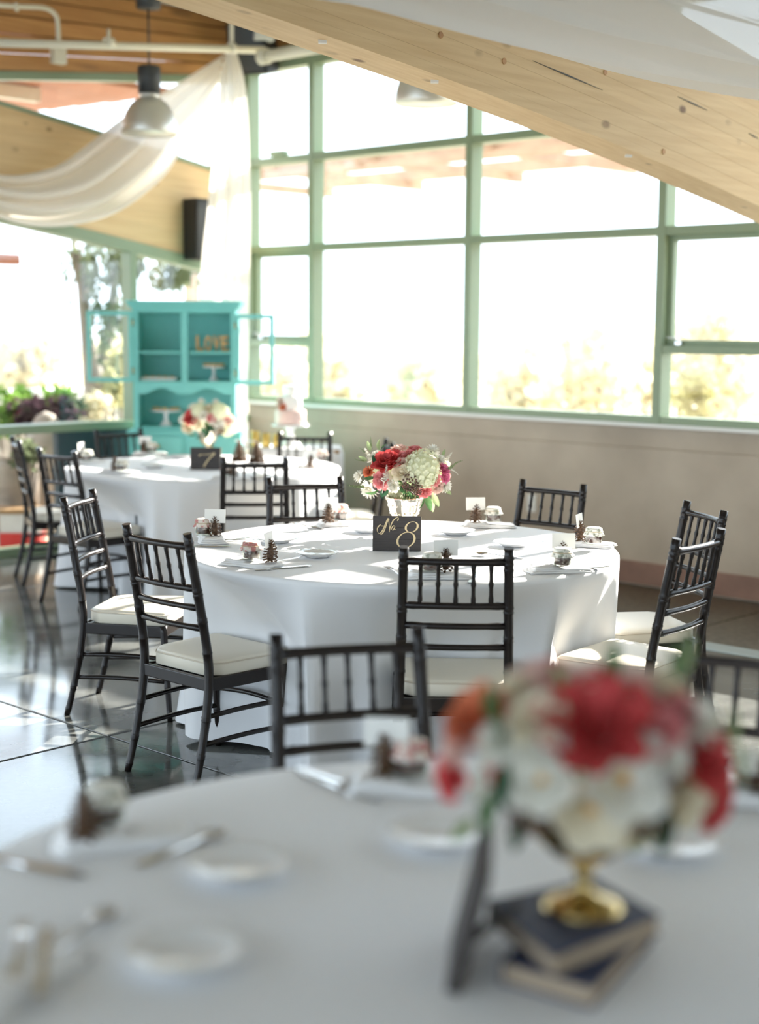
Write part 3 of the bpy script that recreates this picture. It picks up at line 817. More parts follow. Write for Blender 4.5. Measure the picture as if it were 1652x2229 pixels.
def make_jar(fab):
    b = MB().lathe([(.0001, 0), (.030, 0), (.0345, .006), (.0345, .043), (.030, .052), (.030, .060), (.0275, .060), (.0275, .05), (.031, .042), (.031, .007), (.0001, .004)], 28).mesh('jar_glass', MT['jar_glass'])
    j = MB().lathe([(.0001, .0045), (.0300, .0075), (.0300, .040), (.0001, .042)], 24).mesh('jam', MT['jam'])
    c = MB().lathe([(.0001, .0665), (.024, .0665), (.032, .0635), (.0335, .056), (.0338, .050), (.037, .042), (.0415, .034), (.0395, .035), (.034, .045), (.0315, .055), (.0001, .0645)], 48,
                   rf=lambda t_, i: 1+(.07*sin(9*t_)+.04*sin(16*t_+1) if 5 <= i <= 8 else 0)).mesh('fabric_cover', MT[fab])
    s_ = MB().tube([(.0352*cos(2*pi*k_/24), .0352*sin(2*pi*k_/24), .0505) for k_ in range(25)], .0014, 5, caps=False).mesh('string', MT['string'])
    return b, j, c, s_
JARS = {'pink': make_jar('fabric_pink'), 'green': make_jar('fabric_green')}
ME_CARD = MB().box((0, 0, .0275), (.085, .0012, .055)).mesh('place_card', MT['card'])
def put_jar(p, kind, label, grp, sc=1.0):
    t = thing('jam_jar', label, 'jar', p, random.uniform(0, 6), grp); t.scale = (sc, sc, sc)
    for nm, me in zip(('glass', 'jam', 'fabric_cover', 'string'), JARS[kind]): inst(nm, me, t)
def put(name, me, p, yaw, label, cat, grp, tilt=0, sc=1):
    M = Matrix.Translation(p) @ rz(yaw) @ Matrix.Rotation(tilt, 4, 'X') @ Matrix.Scale(sc, 4)
    return tag(inst(name, me, None, M), label, cat, grp)
def setting(tc, where, grp, cone=None, jar=None, card=None, cardyaw=0, nap=None, napyaw=0, kind='pink', plate=None, fork=None, knife=None, spoon=None, big=False, cone_on=.022):
    g = grp
    if nap:
        p = onz(*nap, SZ); put('napkin', ME_NAP[random.randrange(3)], p, napyaw, 'folded white napkin '+where, 'napkin', 'napkins on '+g)
    zc = SZ+(cone_on if nap else 0)
    if cone:
        p = onz(*cone, zc); put('pine_cone', ME_CONE, p, random.uniform(0, 6), 'small brown pine cone '+where, 'pine cone', 'pine cones on '+g, random.uniform(-.15, .15))
    if card and cone:
        q = p+Vector((0, 0, .052)); put('place_card', ME_CARD, q, cardyaw, 'blank white place card '+where, 'card', 'place cards on '+g, -.12)
    if jar:
        p = onz(*jar, zc); put_jar(p, kind, ('pink cloth-topped jam jar ' if kind == 'pink' else 'pale cloth-topped jam jar ')+where, 'jam jars on '+g)
    if plate:
        p = onz(*plate, SZ); put('bread_plate', ME_PLATE, p, random.uniform(0, 6), 'small white scalloped plate '+where, 'plate', 'plates on '+g)
    for nm, me, q in (('fork', ME_FORK, fork), ('knife', ME_KNIFE, knife), ('spoon', ME_SPOON, spoon)):
        if q:
            p = onz(q[0], q[1], SZ+(q[3] if len(q) > 3 else 0)); put(nm, me, p, q[2], 'silver %s ' % nm+where, nm, nm+'s on '+g)
g = 'the No. 8 table'
cs = lambda x, y: atan2(T8.y-onz(x, y).y, T8.x-onz(x, y).x)
setting(T8, 'at the far left place of the No. 8 table', g, (468, 1166), (443, 1164), 1, -.10, (462, 1176), 1.75, 'pink', (605, 1180), (528, 1178, -.25), (440, 1190, 0.05), (560, 1172, .4))
setting(T8, 'at the near left place of the No. 8 table', g, (587, 1222), (547, 1217), 1, 1.30, (548, 1230), -.55, 'pink', (690, 1211), (645, 1218, .75), (615, 1237, .5), None)
setting(T8, 'at the place left of the bouquet on the No. 8 table', g, (714, 1136), (741, 1130), 1, -.1, (745, 1143), .2, 'pink', (800, 1158), None, (674, 1146, -.85), None)
setting(T8, 'at the place right of the bouquet on the No. 8 table', g, (1035, 1136), (1073, 1136), 1, .15, (1062, 1146), .05, 'green', (993, 1163), (960, 1150, .2), None, None)
setting(T8, 'at the far right place of the No. 8 table', g, (1262, 1176), (1292, 1184), 1, 1.15, (1272, 1187), -.35, 'green', (1118, 1188), (1212, 1185, 2.9), None, None)
setting(T8, 'at the near right place of the No. 8 table', g, (1226, 1225), (1224, 1232), 1, .05, (1215, 1243), .2, 'green', None, None, (1275, 1238, .5), (1085, 1212, 2.7))
setting(T8, 'at the place nearest the camera on the No. 8 table', g, (970, 1242), (940, 1244), 1, .05, (955, 1256), 0.05, 'green', None, (862, 1248, 1.9), (1030, 1258, 1.4), None)
g = 'the far round table'
setting(T7, 'at the back left place of the far table', g, (316, 984), (331, 984), 1, .0, (325, 990), .2, 'green', (395, 997))
setting(T7, 'at the front left place of the far table', g, (249, 1023), (266, 1025), None, 0, (258, 1030), -.3, 'green', (335, 1018))
setting(T7, 'at the leftmost place of the far table', g, (178, 1000), (190, 1003), 1, 1.3, (187, 1006), .8, 'green')
setting(T7, 'at the front right place of the far table', g, (508, 1037), (494, 1035), None, 0, (500, 1045), 0, 'pink', (560, 1040))
setting(T7, 'at the right place of the far table', g, (674, 1018), (700, 1003), 1, -.25, (685, 1018), .1, 'pink', None, None, (640, 1020, .3))
# two tall cones on the far table
for (x, y, w_) in ((521, 1003, 'left'), (559, 1006, 'right')):
    put('large_pine_cone', ME_CONE_BIG, onz(x, y, SZ), 0, 'large brown pine cone on the far table, %s of a pair' % w_, 'pine cone', 'large pine cones', 0, 1.0)
g = 'the foreground table'
setting(T0, 'at the left of the foreground table', g, (182, 1822), (228, 1790), None, 0, (270, 1830), .35, 'green', (520, 1898), None, (60, 1885, -.45), (398, 1850, .9))
setting(T0, 'at the back of the foreground table', g, (840, 1685), (893, 1685), 1, -.15, (890, 1715), -.05, 'pink', (950, 1832), None, (740, 1715, -.85), (715, 1700, -.85))
setting(T0, 'at the lower left of the foreground table', g, None, None, None, 0, (10, 2150), 1.2, 'pink', (403, 2090), (40, 2080, 1.75, .012), (95, 2095, 1.75, .012), (170, 2040, 1.2))
setting(T0, 'behind the goblet on the foreground table', g, None, None, None, 0, None, 0, 'pink', (1455, 1850))
setting(T0, 'at the right edge of the foreground table', g, (1668, 1730), (1640, 1712), None, 0, (1690, 1745), -.3, 'green')

# ================================================================ signs with lettering
def ribbon(mb, pts, wid, depth=.0015, closed=False, y0=0):
    pts = [Vector(p) for p in pts]; n = len(pts); vv3 = []; ff = []
    for i in range(n):
        a = pts[(i-1) % n if closed else max(i-1, 0)]; b = pts[(i+1) % n if closed else min(i+1, n-1)]
        t_ = (b-a); t_ = t_.normalized() if t_.length > 1e-9 else Vector((1, 0))
        nn = Vector((-t_.y, t_.x))*wid[i]/2; p = pts[i]
        vv3 += [(p.x+nn.x, y0, p.y+nn.y), (p.x-nn.x, y0, p.y-nn.y), (p.x-nn.x, y0-depth, p.y-nn.y), (p.x+nn.x, y0-depth, p.y+nn.y)]
    for i in range(n if closed else n-1):
        j = (i+1) % n
        for k_ in range(4): ff.append((i*4+k_, i*4+(k_+1) % 4, j*4+(k_+1) % 4, j*4+k_))
    if not closed: ff += [(3, 2, 1, 0), tuple((n-1)*4+q for q in (0, 1, 2, 3))]
    return mb.add(vv3, ff)
def pen(P, base=.0018, thick=.0045, ang=-.95):
    pts = crom([(a, b, 0) for a, b in P], 10); pts = [Vector((p.x, p.y)) for p in pts]; wd_ = []
    for i in range(len(pts)):
        d = pts[min(i+1, len(pts)-1)]-pts[max(i-1, 0)]; an = atan2(d.y, d.x)
        wd_.append(base+thick*abs(cos(an-ang))**3)
    return pts, wd_
def sign(p, yaw, label, digit, w_=.187, h_=.135, th=.02, tilt=.10):
    t = thing('table_number_sign', label, 'sign', p); t.rotation_euler = (-tilt, 0, yaw)
    for k_ in range(3):
        MB().box((0, th/2, h_*(k_+.5)/3), (w_, th, h_/3-.0003)).build('plank', MT['sign'], t, bev=.0008)
    if digit: MB().box((w_/2+.0006, th/2, h_/2), (.0012, th*.94, h_*.98)).build('raw_edge', MT['sign_edge'], t)
    def q(px, py):   # zoom-crop coordinates of the lettering -> board coordinates
        u = (px-395)/560.; v = (1530-py-(px-395)*-.02)/400.
        return ((u-.5)*w_, v*h_)
    y0 = -.0003
    if digit == '8':
        mb = MB(); N = 48
        for (cx_, cy_, rx_, ry_) in ((848, 1262, 68, 60), (784, 1412, 98, 90)):
            pts = []; wd_ = []
            for i in range(N):
                t_ = 2*pi*i/N; dy_ = ry_*sin(t_)
                pts.append(Vector(q(cx_+rx_*cos(t_)-.22*dy_, cy_+dy_)))
            for i in range(N):
                d = pts[(i+1) % N]-pts[i-1]; an = atan2(d.y, d.x); wd_.append(.0024+.0058*abs(sin(an))**2.4)
            ribbon(mb, pts, wd_, closed=True, y0=y0)
        mb.build('numeral', MT['gold'], t)
        mb = MB()
        for st in ([(520, 1245), (500, 1250), (487, 1235), (470, 1245), (452, 1270), (447, 1300), (462, 1330), (490, 1325), (520, 1280), (545, 1220), (570, 1165), (585, 1165)],
                   [(470, 1330), (495, 1345), (530, 1300), (565, 1200), (583, 1163)],
                   [(583, 1163), (582, 1200), (588, 1260), (590, 1300), (586, 1320)],
                   [(586, 1320), (600, 1260), (625, 1200), (655, 1165), (685, 1152), (693, 1165), (680, 1190)],
                   ):
            pp, ww = pen(st, .0011, .0032); ribbon(mb, [Vector(q(a.x, a.y)) for a in pp], ww, y0=y0)
        mb.build('letter_n', MT['gold'], t)
        pp, ww = pen([(640, 1245), (622, 1262), (615, 1285), (628, 1298), (645, 1280), (652, 1255), (640, 1245)], .0011, .0028)
        ribbon(MB(), [Vector(q(a.x, a.y)) for a in pp], ww, y0=y0).build('letter_o', MT['gold'], t)
        cx_, cz_ = q(664, 1290)
        MB().tube([(cx_, y0, cz_), (cx_, y0-.0015, cz_)], .0017, 10).build('full_stop', MT['gold'], t)
    elif digit == '7':
        pp, ww = pen([(560, 1290), (600, 1265), (680, 1268), (780, 1258), (850, 1245), (760, 1330), (690, 1420), (655, 1490)], .0022, .005)
        ribbon(MB(), [Vector(q(a.x, a.y)) for a in pp], ww, y0=y0).build('numeral', MT['gold'], t)
    else:
        MB().box((0, .045, h_*.42), (.012, .10, .012), Matrix.Rotation(.9, 3, 'X')).build('easel_leg', MT['sign'], t)
    return t
sign(onz(863, 1199, SZ), -.05, 'dark wooden table sign lettered No. 8 in gold', '8')
sign(onz(446, 1022, SZ), -.10, 'dark wooden sign with a gold 7 on the far table', '7', tilt=.14)
sign(Vector((.098, 1.905, SZ)), radians(-95), 'dark wooden table sign seen edge-on beside the stacked books', '', w_=.187, h_=.165, tilt=.23)

# ================================================================ flowers
def petal(mb, M, w_, l_, cup, curl, n=4, mseg=5):
    def f(a, b):
        s_ = a*2-1; wd_ = w_*sin(pi*min(.12+b*.80, 1))**.7
        x = s_*wd_; y = l_*b; z = cup*l_*(b**1.6)+.55*w_*(s_*s_)*(.4+.6*b)*(.8-b*.5) - curl*l_*max(0, b-.72)**1.2*2.2
        return M @ Vector((x, y, z))
    mb.grid(f, n, mseg)
def bloom(kind, mt):
    rnd = random.Random(hash(kind+mt) % 999 if False else len(kind)*31+len(mt)); mb = MB()
    def ringp(n, tilt, l_, w_, r0, z0, cup, curl, jit=.12):
        a0 = rnd.uniform(0, 6)
        for i in range(n):
            a = a0+2*pi*i/n+rnd.uniform(-.1, .1)
            M = Matrix.Rotation(a, 4, 'Z') @ Matrix.Translation((0, r0, z0)) @ Matrix.Rotation(tilt+rnd.uniform(-jit, jit), 4, 'X')
            petal(mb, M, w_, l_*rnd.uniform(.92, 1.06), cup, curl)
    if kind == 'rose':
        mb.sphere((0, 0, .1), .22, 8, 6, (1, 1, 1.4))
        ringp(3, 1.50, .50, .22, .10, -.05, -.25, .1); ringp(4, 1.38, .56, .26, .17, -.10, -.2, .25)
        ringp(5, 1.18, .64, .32, .22, -.18, -.1, .4); ringp(6, .92, .74, .38, .24, -.25, 0, .55); ringp(7, .55, .84, .42, .22, -.32, .12, .6)
    elif kind == 'peony':
        mb.sphere((0, 0, .05), .25, 8, 6)
        for q in range(7):
            ringp(5+q, 1.45-.17*q, .55+.07*q, .20+.035*q, .10+.025*q, .02-.05*q, -.1+.05*q, .25, .25)
    elif kind == 'open':      # shallow open flower with a visible centre
        ringp(6, .35, .95, .46, .08, -.05, .25, .2); ringp(6, .62, .80, .40, .07, 0, .2, .2); ringp(5, .95, .6, .3, .06, .02, .1, .2)
    elif kind == 'ranun':
        mb.sphere((0, 0, .12), .26, 8, 6)
        for q in range(5): ringp(6, 1.5-.2*q, .42+.11*q, .24+.04*q, .12+.02*q, -.06*q, -.35+.07*q, .05)
    elif kind == 'pom':
        for i in range(46):
            f = (i+.5)/46; a = i*2.39996; el_ = math.asin(1-1.35*f)
            M = Matrix.Rotation(a, 4, 'Z') @ Matrix.Rotation(el_, 4, 'X')
            petal(mb, M, .17, .92, .12, .1, 2, 4)
    elif kind == 'hydr':
        mb.sphere((0, 0, 0), .80, 12, 8)
        for i in range(86):
            f = (i+.5)/86; a = i*2.39996; z = 1-1.7*f; r_ = sqrt(max(0, 1-z*z)); d = Vector((r_*cos(a), r_*sin(a), z))
            q = d.to_track_quat('Z', 'Y').to_matrix().to_4x4(); M0 = Matrix.Translation(d*rnd.uniform(.80, .95)) @ q @ Matrix.Rotation(rnd.uniform(0, 6), 4, 'Z')
            for k_ in range(4):
                M = M0 @ Matrix.Rotation(k_*pi/2, 4, 'Z') @ Matrix.Rotation(.25, 4, 'X')
                mb.add([M @ Vector(p) for p in ((0, 0, 0), (.075, .08, .01), (.06, .15, .03), (0, .17, .03), (-.06, .15, .03), (-.075, .08, .01))], [(0, 1, 2, 3, 4, 5)], True)
    elif kind == 'berry':
        for i in range(80):
            f = (i+.5)/80; a = i*2.39996; z = 1-1.8*f; r_ = sqrt(max(0, 1-z*z))
            mb.sphere(Vector((r_*cos(a), r_*sin(a), z))*rnd.uniform(.7, 1), .12, 5, 4)
    elif kind == 'spike':     # a stem of small blossoms along +z
        mb.tube([(0, 0, -1.4), (.02, 0, 0), (0, 0, 1)], .03, 5)
        for i in range(20):
            f = i/20; a = i*2.39996; z = -.5+1.5*f; s_ = .30*(1-f*.72)
            M = Matrix.Translation((cos(a)*.12*(1-f), sin(a)*.12*(1-f), z)) @ Matrix.Rotation(a, 4, 'Z') @ Matrix.Rotation(.6, 4, 'X')
            for k_ in range(3):
                petal(mb, M @ Matrix.Rotation((k_-1)*.9, 4, 'Z'), s_*.5, s_, .25, .3, 2, 3)
    elif kind == 'leaf':
        def f(a, b):
            s_ = a*2-1; w_ = .21*sin(pi*min(b*.93+.05, 1))**.8
            return Vector((s_*w_, b, -.28*b*b+.10*abs(s_)*sin(pi*b)))
        mb.grid(f, 4, 9)
    elif kind == 'tendril':   # fine plume of tiny buds
        pts = [Vector((.05*sin(q*.5), q/12, .12*sin(q/12*2))) for q in range(13)]; mb.tube(pts, [.018*(1-q/16) for q in range(13)], 5)
        for q in range(3, 13):
            for k_ in range(4): mb.sphere(pts[q]+Vector((.05*cos(k_*1.57+q), 0, .05*sin(k_*1.57+q)))*(1.2-q/14), .042*(1.2-q/15), 5, 4)
    return mb.mesh(kind, MT[mt], recalc=False)
BL = {}
def bl(kind, mt):
    if (kind, mt) not in BL: BL[(kind, mt)] = bloom(kind, mt)
    return BL[(kind, mt)]
NAMES = {'rose': 'rose', 'peony': 'peony', 'open': 'open_flower', 'ranun': 'ranunculus', 'pom': 'pompon_flower', 'hydr': 'hydrangea', 'berry': 'berry_cluster', 'spike': 'flower_spike', 'leaf': 'leaf', 'tendril': 'tendril'}
def arrangement(center, r3, cpx, mpp, items, label, fill, stemz, seed):
    rnd = random.Random(seed)
    t = thing('flower_arrangement', label, 'flowers', (center.x, center.y, stemz), 0, 'table bouquets')
    b0 = t.location.copy()
    vd = (center-CAM).normalized(); rx = RT; uy = UP
    def place(kind, mt, dx, dy, r_, depth=None, aim=None, roll=None):
        # dx, dy in metres in the view plane; depth on the front of the ellipsoid
        q = max(0, 1-(dx/r3[0])**2-(dy/r3[2])**2)
        dz = -r3[1]*sqrt(q) if depth is None else depth
        p = center+rx*dx+uy*dy+vd*dz
        nrm = (rx*(dx/r3[0]**2)+uy*(dy/r3[2]**2)+vd*(dz/r3[1]**2))
        if nrm.length < 1e-4: nrm = -vd
        nrm.normalize(); d = aim if aim is not None else (nrm*.9+EZ*.25).normalized()
        if kind in ('leaf', 'tendril'):
            yv = d; xv = yv.cross(nrm if abs(yv.dot(nrm)) < .95 else -vd).normalized(); zv = xv.cross(yv)
            M3 = Matrix((xv, yv, zv)).transposed()
        else: M3 = d.to_track_quat('Z', 'Y').to_matrix() @ Matrix.Rotation(rnd.uniform(0, 6), 3, 'Z')
        if kind not in ('leaf', 'tendril', 'spike'): p = p-nrm*r_*.45
        elif kind == 'leaf': p = p-d*r_*.35
        else: p = p-d*r_*.2
        M = Matrix.Translation(p-b0) @ M3.to_4x4() @ Matrix.Scale(r_, 4)
        o = inst(NAMES[kind], bl(kind, mt), t, M)
        if kind == 'open':
            c = inst('flower_centre', BLC, o, Matrix.Translation((0, 0, .05)))
        return o
    for it in items:
        kind, mt, x, y, r_ = it[:5]
        dx, dy = (x-cpx[0])*mpp, -(y-cpx[1])*mpp
        if kind in ('leaf', 'tendril', 'spike'):
            ang = it[5]; dd = it[6] if len(it) > 6 else None
            place(kind, mt, dx, dy, r_*mpp*(.85 if kind == 'leaf' else 1), dd, (rx*cos(ang)+uy*sin(ang)-vd*.25).normalized())
        else: place(kind, mt, dx, dy, r_*mpp*1.24, it[5] if len(it) > 5 else None)
    for i in range(fill):     # the far side of the bouquet
        a = rnd.uniform(0, 2*pi); q = rnd.uniform(.2, .95); dx, dy = r3[0]*.9*cos(a)*q, r3[2]*.85*sin(a)*q
        k, m_ = rnd.choice([('rose', 'fl_cream'), ('rose', 'fl_blush'), ('pom', 'fl_white'), ('ranun', 'fl_pink'), ('hydr', 'fl_hydr'), ('peony', 'fl_coral'), ('leaf', 'leaf_b')])
        place(k, m_, dx, dy, .04 if k != 'leaf' else .1, r3[1]*sqrt(max(0, 1-q*q)))
    for i in range(26):       # collar of leaves and stems running down into the vase
        a = 2*pi*i/26; d = Vector((cos(a), sin(a), rnd.uniform(-.1, .5))).normalized()
        p = Vector((center.x, center.y, L(stemz, center.z, .72)))+Vector((cos(a), sin(a), 0))*.035
        xv = d.cross(EZ).normalized(); zv = xv.cross(d); M3 = Matrix((xv, d, zv)).transposed()
        inst('leaf', bl('leaf', rnd.choice(['leaf_b', 'leaf_d', 'leaf_l'])), t, Matrix.Translation(p-b0) @ M3.to_4x4() @ Matrix.Scale(rnd.uniform(.06, .085), 4))
    for i in range(9):
        a = 2*pi*i/9
        MB().tube([(.012*cos(a), .012*sin(a), .0), (.02*cos(a), .02*sin(a), (center.z-stemz)*.5), (.06*cos(a), .06*sin(a), center.z-stemz)], .003, 5).build('stem', MT['leaf_b'], t)
    return t
BLC = MB().sphere((0, 0, 0), .2, 10, 6, (1, 1, .6)).mesh('flower_centre', MT['fl_center'])
def vase(p, prof, label, mt, flute=0, n=72, beads=None, foot_mt=None):
    t = thing('compote_vase', label, 'vase', p, 0, 'footed metal vases')
    k = next(i for i, q in enumerate(prof) if q == 'bowl')
    foot, bowl_ = prof[:k], prof[k+1:]
    MB().lathe(foot, 40).build('foot', MT[foot_mt or mt], t)
    MB().lathe(bowl_, n, rf=(lambda t_, i: 1+flute*abs(sin(8*t_))) if flute else None).build('bowl', MT[mt], t)
    if beads:
        for (rb_, zb_, nb_) in beads:
            for i in range(nb_):
                a = 2*pi*i/nb_
                MB().sphere((rb_*cos(a), rb_*sin(a), zb_), .0045, 6, 4).build('bead', MT[mt], t)
    return t
# --- No. 8 table
vp = onz(880, 1166, SZ)
vprof = [(.0001, 0), (.050, 0), (.048, .007), (.022, .018), (.015, .036), (.020, .052), (.0001, .054), 'bowl',
         (.0001, .052), (.026, .054), (.046, .076), (.061, .108), (.069, .146), (.077, .155), (.076, .164), (.070, .164), (.065, .146), (.056, .11), (.038, .08), (.0001, .064)]
vase(vp, vprof, 'silvery fluted vase behind the No. 8 sign', 'mercury', .06, beads=[(.0675, .128, 18), (.058, .096, 16), (.044, .07, 14)])
mpp8 = (vp-CAM).length/FPX
cc = dep(893, 1030, vp.y); cc.x = vp.x+.012
it8 = [('peony', 'fl_coral', 847, 998, 27), ('rose', 'fl_pink', 831, 1049, 18), ('rose', 'fl_cream', 879, 1027, 20), ('hydr', 'fl_hydr', 927, 1012, 34), ('hydr', 'fl_hydr', 935, 1042, 20),
       ('berry', 'berry', 900, 1052, 18), ('berry', 'berry', 912, 1068, 12), ('ranun', 'fl_pink', 883, 988, 12), ('ranun', 'fl_blush', 879, 1004, 11), ('rose', 'fl_pink', 909, 972, 15),
       ('rose', 'fl_blush', 872, 970, 18), ('pom', 'fl_white', 948, 977, 15), ('pom', 'fl_orange', 806, 1028, 13), ('pom', 'fl_white', 783, 1039, 13), ('pom', 'fl_white', 806, 1072, 20),
       ('spike', 'fl_white', 808, 992, 22, 2.0), ('spike', 'fl_white', 846, 1032, 26, 1.4), ('spike', 'fl_white', 856, 1056, 20, -1.4), ('ranun', 'fl_hot', 973, 1020, 14), ('rose', 'fl_hot', 977, 1040, 12),
       ('rose', 'fl_pink', 952, 1047, 13), ('rose', 'fl_blush', 960, 1066, 14), ('rose', 'fl_pink', 931, 1076, 15), ('pom', 'fl_white', 976, 1062, 14), ('spike', 'fl_white', 980, 995, 16, .9), ('rose', 'fl_pink', 898, 982, 10),
       ('rose', 'fl_white', 820, 985, 14), ('rose', 'fl_cream', 905, 1000, 14), ('pom', 'fl_white', 965, 1000, 12), ('rose', 'fl_white', 860, 1062, 13),
       ('leaf', 'leaf_d', 822, 1000, 30, -1.2), ('leaf', 'leaf_b', 822, 1070, 34, 3.6), ('leaf', 'leaf_b', 926, 1090, 34, -1.7), ('leaf', 'leaf_b', 936, 1088, 40, -1.3), ('leaf', 'leaf_l', 950, 1082, 36, -1.1), ('leaf', 'leaf_l', 945, 1094, 34, -1.45),
       ('leaf', 'leaf_d', 838, 1072, 26, -1.6), ('leaf', 'leaf_d', 848, 1070, 24, -2.2), ('leaf', 'leaf_b', 895, 1070, 26, -1.2), ('leaf', 'leaf_b', 880, 1065, 26, -.9), ('leaf', 'leaf_l', 975, 1065, 26, -.8), ('leaf', 'leaf_b', 815, 1040, 24, 3.3),
       ('leaf', 'leaf_l', 810, 975, 26, 1.9), ('leaf', 'leaf_l', 830, 972, 30, 1.75), ('leaf', 'leaf_b', 838, 975, 22, 1.0), ('leaf', 'leaf_l', 800, 1000, 24, 2.7), ('leaf', 'leaf_l', 968, 990, 20, 1.2),
       ('tendril', 'leaf_l', 800, 1058, 46, 2.9), ('tendril', 'leaf_l', 978, 1018, 44, .45), ('tendril', 'fl_white', 985, 1022, 24, -.8), ('tendril', 'leaf_l', 816, 972, 26, 1.65), ('tendril', 'leaf_l', 800, 985, 20, 2.6), ('tendril', 'leaf_l', 798, 1005, 26, 2.8), ('tendril', 'leaf_l', 950, 1090, 28, -1.15)]
arrangement(cc, (.215, .20, .132), (893, 1030), mpp8, it8, 'coral, blush and white bouquet on the No. 8 table', 22, SZ+.12, 1)
# --- far table
vp7 = onz(452, 988, SZ)
vase(vp7, vprof, 'pale silvery vase behind the gold 7 sign', 'mercury', .06)
mpp7 = (vp7-CAM).length/FPX
cc7 = dep(457, 912, vp7.y); cc7.x = vp7.x+.01
it7 = [('peony', 'fl_coral', 415, 908, 15), ('hydr', 'fl_hydr', 433, 890, 16), ('pom', 'fl_white', 440, 872, 9), ('pom', 'fl_white', 472, 874, 9), ('rose', 'fl_cream', 455, 885, 14), ('hydr', 'fl_hydr', 483, 893, 18), ('rose', 'fl_white', 478, 915, 17),
       ('rose', 'fl_pink', 463, 910, 10), ('pom', 'fl_cream', 408, 935, 15), ('rose', 'fl_cream', 430, 925, 14), ('pom', 'fl_white', 445, 905, 12), ('rose', 'fl_blush', 505, 915, 13), ('pom', 'fl_white', 512, 935, 13), ('hydr', 'fl_hydr', 500, 940, 14),
       ('berry', 'berry', 478, 938, 12), ('leaf', 'leaf_d', 445, 935, 30, -1.2), ('leaf', 'leaf_d', 455, 940, 28, -1.9), ('leaf', 'leaf_d', 440, 948, 22, -2.4), ('leaf', 'leaf_b', 425, 945, 24, 3.6), ('leaf', 'leaf_d', 460, 930, 24, -.6), ('pom', 'fl_white', 398, 915, 10), ('tendril', 'leaf_l', 515, 905, 24, .6), ('rose', 'fl_white', 420, 880, 11), ('rose', 'fl_pink', 492, 905, 9)]
arrangement(cc7, (.205, .19, .14), (457, 912), mpp7, it7, 'mostly white bouquet with one coral bloom on the far table', 20, SZ+.12, 2)
# --- foreground: books, goblet and bouquet
def book(corner_pts, z0, h_, label):
    p = [Vector((x, y, 0)) for x, y in corner_pts]; c = sum(p, Vector())/4
    t = thing('old_book', label, 'book', (c.x, c.y, z0), 0, 'stacked navy books')
    q = [a-c for a in p]
    def slab(nm, s_, za, zb, mt, bev=.001):
        return MB().prism([(a.x*s_, a.y*s_) for a in q], za, zb, lambda a, b, d: Vector((a, b, d))).build(nm, mt, t, bev=bev)
    slab('cover', 1, 0, .0035, MT['navy']); slab('cover', 1, h_-.0035, h_, MT['navy']); slab('pages', .965, .0035, h_-.0035, MT['pages'], 0)
    a, b = q[0], q[1]
    sp = MB(); mid = [(a, b)]
    sp.add([a*1.0, b*1.0, b*1.0+Vector((0, 0, h_)), a+Vector((0, 0, h_)), a*.965, b*.965, b*.965+Vector((0, 0, h_)), a*.965+Vector((0, 0, h_))],
           [(0, 1, 2, 3), (7, 6, 5, 4), (0, 4, 5, 1), (3, 2, 6, 7), (0, 3, 7, 4), (1, 5, 6, 2)]).build('spine', MT['navy'], t)
    return t
book([(.150, 2.00), (.150+.10, 1.775+.29), (.392, 1.985), (.275, 1.768)][0:0] or [(.163, 1.84), (.275, 2.045), (.390, 1.975), (.274, 1.765)], SZ, .030, 'lower navy book with tan page edges in the foreground stack')
book([(.155, 1.972), (.318, 2.062), (.388, 1.925), (.226, 1.786)], SZ+.031, .030, 'upper navy book under the goblet in the foreground')
gz = SZ+.0615
gp = Vector((.285, 1.948, gz))
gprof = [(.0001, 0), (.056, 0), (.057, .004), (.045, .010), (.022, .019), (.011, .030), (.010, .045), (.017, .055), (.012, .062), (.0001, .066), 'bowl',
         (.0001, .064), (.018, .067), (.048, .082), (.072, .108), (.082, .140), (.086, .150), (.083, .152), (.078, .140), (.068, .110), (.045, .087), (.0001, .074)]
vase(gp, gprof, 'antique gold goblet vase standing on the foreground books', 'brass', .02)
mpp0 = (gp-CAM).length/FPX
cc0 = dep(1285, 1650, gp.y)
